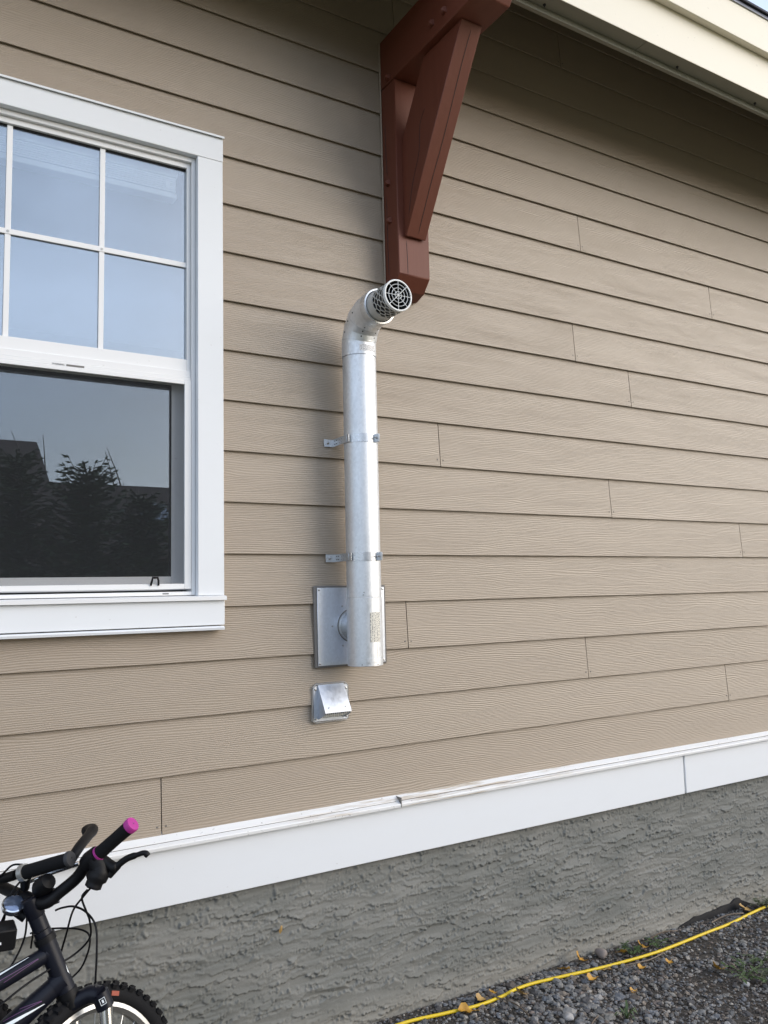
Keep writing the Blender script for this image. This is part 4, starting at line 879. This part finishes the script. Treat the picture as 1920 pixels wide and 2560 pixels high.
pebz = np.exp(-((xy1[:, 0]-2.25)/0.30)**2 - ((xy1[:, 1]+0.22)/0.22)**2); r1 = r1*(1+0.55*pebz)
tag(stones('gravel', xy1, r1, sv, sf, 21), 'loose grey crushed gravel at the foot of the stucco wall', 'gravel', kind='stuff')
xy2, r2_ = scatter(22000, -1.2, 6.2, -2.6, -0.004, 0.0065, 0.40, 0.016, 12, lambda p, rg: ~((p[:, 0] > 1.4) & (p[:, 0] < 4.15) & (p[:, 1] > -0.97)))
tag(stones('gravel', xy2, r2_, iv, if_, 22), 'coarser grey gravel spreading over the yard away from the wall', 'gravel', kind='stuff')
# bits too small to be stones: chips and litter
xy3, r3 = scatter(24000, 1.4, 4.1, -0.9, -0.003, 0.0024, 0.35, 0.004, 13)
tag(stones('gravel_fines', xy3, r3, iv, if_, 23, 0.5, (0.62, 0.50, 0.40)), 'dark fine grit between the gravel stones', 'grit', kind='stuff')

# a few stones that stand out
def rock(x, y, r, col, label, seedv):
    rg = np.random.default_rng(seedv); v2, f2 = subdiv(sv, sf); P = v2*(1+0.10*np.sin(v2 @ rg.normal(0, 2.2, (3, 3))).sum(1)[:, None]) * rg.uniform(0.75, 1.15, 3); P *= r; P[:, 2] *= 0.8
    o = np_mesh('rock', P, f2, 'gravel'); o.location = (x, y, ground_z(x)+r*0.45)
    at = o.data.color_attributes.new('tone', 'FLOAT_COLOR', 'POINT'); at.data.foreach_set('color', np.tile(np.array([*col, 1], np.float32), len(P)))
    tag(o, label, 'rock')
rock(2.618, -0.040, 0.026, (0.30, 0.25, 0.22), 'pinkish brown rock against the stucco beside a green weed', 1)
rock(2.135, -0.353, 0.019, (0.46, 0.44, 0.42), 'pale stone at the bottom edge of the picture', 2)
rock(2.02, -0.30, 0.016, (0.26, 0.25, 0.24), 'round grey stone left of the pale one near the bottom edge', 3)
rock(2.90, -0.52, 0.012, (0.55, 0.54, 0.52), 'small whitish stone below the leafy weed at right', 4)

# ------------------------------------------------------------------ leaves, twigs, weeds
def leaf(x, y, size, rot, curl, tilt, material, label, zoff=0.012):
    N = 9; vs = []; hw = [0.02, 0.30, 0.46, 0.50, 0.44, 0.34, 0.20, 0.08, 0.01]
    for i in range(N):
        t = i/(N-1)-0.5
        for s_ in (-1, -0.45, 0, 0.45, 1):
            px, py = t*1.15, hw[i]*s_*0.95*(1+0.06*math.sin(i*2.3+s_*4))
            pz = curl*(py*py*1.6 + 0.35*t*t) + 0.05*math.sin(i*1.4+s_*2) - 0.06*(1-abs(s_))*0.4
            vs.append((px*size, py*size, pz*size))
    fs = [(i*5+j, i*5+j+1, (i+1)*5+j+1, (i+1)*5+j) for i in range(N-1) for j in range(4)]
    mb = MB().add(vs, fs); mb.tube([(0.55*size, 0, 0.02*size), (0.75*size, 0.05*size, 0.04*size), (0.95*size, 0.03*size, 0.03*size)], 0.0007, 5)
    o = mb.build('fallen_leaf', material, None, 60); o.rotation_euler = (tilt, tilt*0.6, rot); o.location = (x, y, ground_z(x)+zoff)
    tag(o, label, 'leaf', 'fallen leaves on the gravel')
LV = [(2.490, -0.050, 0.044, 0.6, 1.0, 0.55, 'leaf_y', 'large curled yellow leaf between the cord and the stucco', 0.022), (2.385, -0.072, 0.028, 1.9, 0.6, 0.3, 'leaf_y', 'yellow leaf touching the cord left of the large curled leaf', 0.016),
      (2.416, -0.189, 0.034, 0.2, 0.9, 0.25, 'leaf_y', 'yellow leaf on gravel just below the cord, under the large curled leaf', 0.013), (2.529, -0.159, 0.026, 2.4, 0.5, 0.2, 'leaf_o', 'small pale tan leaf tucked against the lower side of the cord', 0.012),
      (2.659, -0.221, 0.027, 0.1, 0.8, 0.2, 'leaf_y', 'small yellow leaf lying midway between the cord and the weed', 0.012), (2.796, -0.244, 0.028, 0.4, 0.7, 0.2, 'leaf_y', 'small flat yellow leaf right of the midway one, below the cord', 0.012),
      (2.904, -0.387, 0.044, 0.9, 0.9, 0.5, 'leaf_y', 'big golden leaf alone on gravel beside the leafy weed at right', 0.016), (2.098, -0.135, 0.042, 1.2, 0.5, 0.6, 'leaf_o', 'tan yellow leaf propped upright below the cord near the bottom', 0.018),
      (1.851, -0.128, 0.040, -0.4, 0.8, 0.2, 'leaf_y', 'yellow leaf under the cord at the lower left end of the gravel', 0.012), (3.573, -0.045, 0.050, 0.5, 0.4, 0.35, 'leaf_o', 'pale tan leaf by the broken stucco at the right edge', 0.016),
      (2.475, -0.344, 0.024, 0.3, 0.9, 0.2, 'leaf_y', 'tiny yellow leaf low on the gravel above the grassy tuft', 0.012), (2.810, -0.090, 0.040, 0.7, 0.9, 0.4, 'leaf_y', 'golden leaf behind the cord among green weeds', 0.018),
      (1.949, -0.090, 0.034, 0.3, 0.7, 0.3, 'leaf_o', 'dull tan leaf behind the cord, second from the lower left', 0.014), (2.010, -0.080, 0.026, 1.0, 0.6, 0.3, 'leaf_y', 'little yellow leaf sitting on the cord bend', 0.020), (2.700, -0.082, 0.026, 2.0, 0.8, 0.4, 'leaf_y', 'small yellow leaf beside the rock at the wall', 0.016)]
for a in LV: leaf(a[0], a[1], a[2]*1.35, *a[3:])
lw = MB().add([(0, 0, 0), (0.006, -0.004, 0.011), (0.009, -0.001, 0.026), (0.001, -0.006, 0.030), (-0.005, -0.002, 0.012)], [(0, 1, 2, 3, 4)]).build('fallen_leaf', 'leaf_o', None, 0)
lw.location = (1.1800, -0.006, 0.405); tag(lw, 'dry tan leaf scrap stuck on the stucco below the white trim', 'leaf', 'fallen leaves on the gravel')
def twig(pts, r, label):
    pts = [(x, y, ground_z(x)+z) for x, y, z in pts]; o = MB().tube(smooth_path(pts, 4), r, 6).build('twig', 'twig', None, 60); tag(o, label, 'twig', 'dead twigs on the gravel')
twig([(2.00, -0.10, 0.014), (2.03, -0.18, 0.014), (2.02, -0.27, 0.012)], 0.0030, 'dark bent twig running down from the cord bend')
twig([(2.08, -0.50, 0.012), (2.16, -0.44, 0.016), (2.22, -0.41, 0.014)], 0.0026, 'thin pale twig at the bottom edge of the gravel')
twig([(2.86, -0.055, 0.012), (2.98, -0.045, 0.026), (3.08, -0.050, 0.016)], 0.0028, 'brown twig leaning by the wall left of the broken stucco')
twig([(2.62, -0.165, 0.010), (2.74, -0.185, 0.012), (2.84, -0.17, 0.011)], 0.0026, 'straw coloured stalk alongside the cord')
twig([(3.30, -0.06, 0.010), (3.42, -0.055, 0.018), (3.52, -0.07, 0.012)], 0.0030, 'dark twig below the broken stucco')
twig([(2.95, -0.60, 0.012), (3.04, -0.56, 0.014), (3.12, -0.555, 0.012)], 0.0030, 'pale twig near the right edge under the weed')
def weed(x, y, nl, hgt, spread, lw_, material, label, seedv):
    rg = random.Random(seedv); t = thing('weed', label, 'weed', (x, y, ground_z(x)), 'weeds in the gravel')
    st = MB(); lf = MB()
    for i in range(nl):
        a = rg.uniform(0, 6.28); L = spread*rg.uniform(0.5, 1.0); H = hgt*rg.uniform(0.4, 1.0)
        base = Vector((x, y, ground_z(x))); d = Vector((math.cos(a), math.sin(a), 0)); pts = [base, base + d*L*0.4 + Vector((0, 0, H*0.8)), base + d*L + Vector((0, 0, H))]
        if (base + d*L).y > -0.012: continue
        st.tube(smooth_path(pts, 3), 0.0011, 5)
        for k in range(rg.randint(2, 4)):
            p = lerp(pts[1], pts[2], k/3.0); la = a + rg.uniform(-1.4, 1.4); ld = Vector((math.cos(la), math.sin(la), rg.uniform(-0.25, 0.35))).normalized(); sd_ = ld.cross(Vector((0, 0, 1))).normalized(); l_ = lw_*rg.uniform(0.7, 1.4)
            if (p + ld*l_*2.4).y > -0.008: continue
            q = [p, p + ld*l_*0.7 + sd_*l_*0.5 + Vector((0, 0, l_*0.12)), p + ld*l_*1.5 + sd_*l_*0.38, p + ld*l_*2.3 - Vector((0, 0, l_*0.2)), p + ld*l_*1.5 - sd_*l_*0.38, p + ld*l_*0.7 - sd_*l_*0.5 + Vector((0, 0, l_*0.12)), p + ld*l_*1.2 - Vector((0, 0, l_*0.1))]
            lf.add(q, [(0, 1, 6), (1, 2, 6), (2, 3, 6), (3, 4, 6), (4, 5, 6), (5, 0, 6)])
    if st.v: st.build('stems', material, t, 60)
    if lf.v: lf.build('leaves', material, t, 0)
weed(2.946, -0.482, 15, 0.045, 0.11, 0.011, 'weed', 'spreading green leafy weed on the gravel at right', 1)
weed(3.060, -0.500, 13, 0.040, 0.13, 0.009, 'weed2', 'dull greyish weed mat at the right edge', 2)
weed(2.745, -0.085, 14, 0.040, 0.055, 0.009, 'weed', 'small green weed behind the cord beside the rock', 3)
weed(2.885, -0.105, 12, 0.035, 0.060, 0.008, 'weed', 'green weed rising over the cord near the twig', 4)
weed(3.690, -0.050, 20, 0.050, 0.07, 0.009, 'weed2', 'weed tuft at the wall on the right edge of the picture', 5)
weed(3.150, -0.420, 12, 0.03, 0.10, 0.008, 'weed', 'thin weed sprig above the leafy weed at right', 6)
tg = thing('weed', 'bright grass-like weed tuft cut by the bottom edge of the picture', 'weed', (2.311, -0.459, ground_z(2.3)), 'weeds in the gravel'); gb = MB(); rg = random.Random(9)
for i in range(16):
    a = rg.uniform(0, 6.28); L = rg.uniform(0.03, 0.075); H = rg.uniform(0.02, 0.05); b = Vector((2.311, -0.459, ground_z(2.3))); d = Vector((math.cos(a), math.sin(a), 0)); s_ = Vector((-d.y, d.x, 0))*0.0035
    p = [b, b + d*L*0.35 + Vector((0, 0, H*0.7)), b + d*L*0.7 + Vector((0, 0, H)), b + d*L + Vector((0, 0, H*0.75))]
    gb.add([p[0]-s_*.6, p[0]+s_*.6, p[1]-s_, p[1]+s_, p[2]-s_*.9, p[2]+s_*.9, p[3]], [(0,1,3,2), (2,3,5,4), (4,5,6)])
gb.build('blades', 'weed', tg, 0)

# ------------------------------------------------------------------ what the window glass mirrors: trees and a house across the yard
def spruce(x, y, h, rad, label, seedv, shoots=3):
    rg = random.Random(seedv); t = thing('spruce_tree', label, 'tree', (x, y, 0), 'young spruces across the yard')
    MB().tube([(x, y, -0.05), (x, y, h*0.5), (x+0.03, y, h)], [0.055, 0.03, 0.005], 8).build('trunk', 'bark', t, 60)
    nd = MB(); bk = MB()
    for i in range(230):
        z = h*(0.06 + 0.92*(i/230)**0.9); L = rad*(1.05 - z/h)**0.75*rg.uniform(0.75, 1.1) + 0.05; a = i*2.4 + rg.uniform(-0.3, 0.3)
        d = Vector((math.cos(a), math.sin(a), 0)); p0 = Vector((x, y, z)); p1 = p0 + d*L*0.6 + Vector((0, 0, L*rg.uniform(0.05, 0.4))); p2 = p0 + d*L + Vector((0, 0, L*rg.uniform(0.3, 0.8)))
        bk.tube([p0, p1, p2], [0.008, 0.005, 0.002], 4, False)
        m_ = max(5, int(L*34))
        for k in range(m_):
            tt = (k+0.5)/m_; q = lerp(p0, p1, tt/0.6) if tt < 0.6 else lerp(p1, p2, (tt-0.6)/0.4)
            for s_ in (-1, 1, 0):
                tw_ = (d*0.75 + Vector((-d.y, d.x, 0))*s_*0.9 + Vector((0, 0, rg.uniform(-0.2, 0.45)))).normalized(); l_ = rg.uniform(0.06, 0.13)*(1.1-0.4*tt)
                sd_ = tw_.cross(Vector((rg.uniform(-1, 1), rg.uniform(-1, 1), 1))).normalized()*0.014
                e_ = q + tw_*l_; nd.add([q - sd_*0.7, q + sd_*0.7, lerp(q, e_, .6) + sd_, e_, lerp(q, e_, .6) - sd_], [(0, 1, 2, 3, 4)])
    for k in range(shoots):
        a = rg.uniform(0, 6.28); b_ = Vector((x + rg.uniform(-.35, .35)*rad, y, h*rg.uniform(0.82, 0.95))); bk.tube([b_, b_ + Vector((0.06*math.cos(a), 0, 0.18)), b_ + Vector((0.16*math.cos(a), 0, 0.42))], [0.009, 0.006, 0.003], 5)
    nd.build('crown', 'needle', t, 0); bk.build('branches', 'bark', t, 0)
spruce(1.80, -6.1, 2.95, 1.05, 'dark spruce mirrored in the middle of the lower window pane', 1, 4)
spruce(1.18, -6.4, 3.10, 0.85, 'slim spruce mirrored at the left of the lower window pane', 2, 2)
spruce(2.45, -6.3, 2.70, 0.80, 'low spruce mirrored at the right of the lower window pane', 3, 3)
spruce(0.30, -6.6, 2.60, 1.0, 'spruce mirrored at the left border of the window', 4, 1)
nh = thing('neighbour_house', 'dark roofed house across the yard, seen mirrored in the lower window pane', 'house', (2, -24, 0))
MB().box(-9, 3.6, -29, -20.4, -0.2, 3.6).build('wall', 'nwall', nh, 0); MB().box(3.6, 12, -27, -21, -0.2, 2.9).build('wall', 'nwall', nh, 0)
MB().prism_x(-9.4, 4.05, [(-19.9, 3.5), (-24.7, 6.6), (-29.5, 3.5), (-29.5, 3.35), (-19.9, 3.35)]).build('roof', 'nroof', nh, 0)
MB().prism_x(4.06, 12.5, [(-20.4, 2.85), (-24.0, 5.25), (-27.6, 2.85), (-27.6, 2.7), (-20.4, 2.7)]).build('roof', 'nroof', nh, 0)
sk = part('skylight', nh); c_ = Vector((7.0, -22.2, 4.10)); ns = Vector((0, 2.4, 3.6)).normalized(); ds = Vector((0, -3.6, 2.4)).normalized()
MB().obox(c_ + ns*0.06, ((1, 0, 0), ds, ns), (0.55, 0.62, 0.08)).build('skylight_frame', 'bark', sk, 0); MB().obox(c_ + ns*0.15, ((1, 0, 0), ds, ns), (0.46, 0.53, 0.01)).build('skylight_pane', mat('skylight_glass', (0.25, 0.28, 0.32), 0.1), sk, 0)
for xx in (-6, -3, 0.5, 6, 9.5):
    zt = 2.6 if xx < 3 else 2.2; yy = -20.37 if xx < 3 else -20.97
    wn = MB().box(xx-0.6, xx+0.6, yy, yy+0.05, 1.1, zt).build('window', 'trim', nh, 0); MB().box(xx-0.52, xx+0.52, yy+0.051, yy+0.06, 1.18, zt-0.08).build('pane', 'dark', wn, 0)
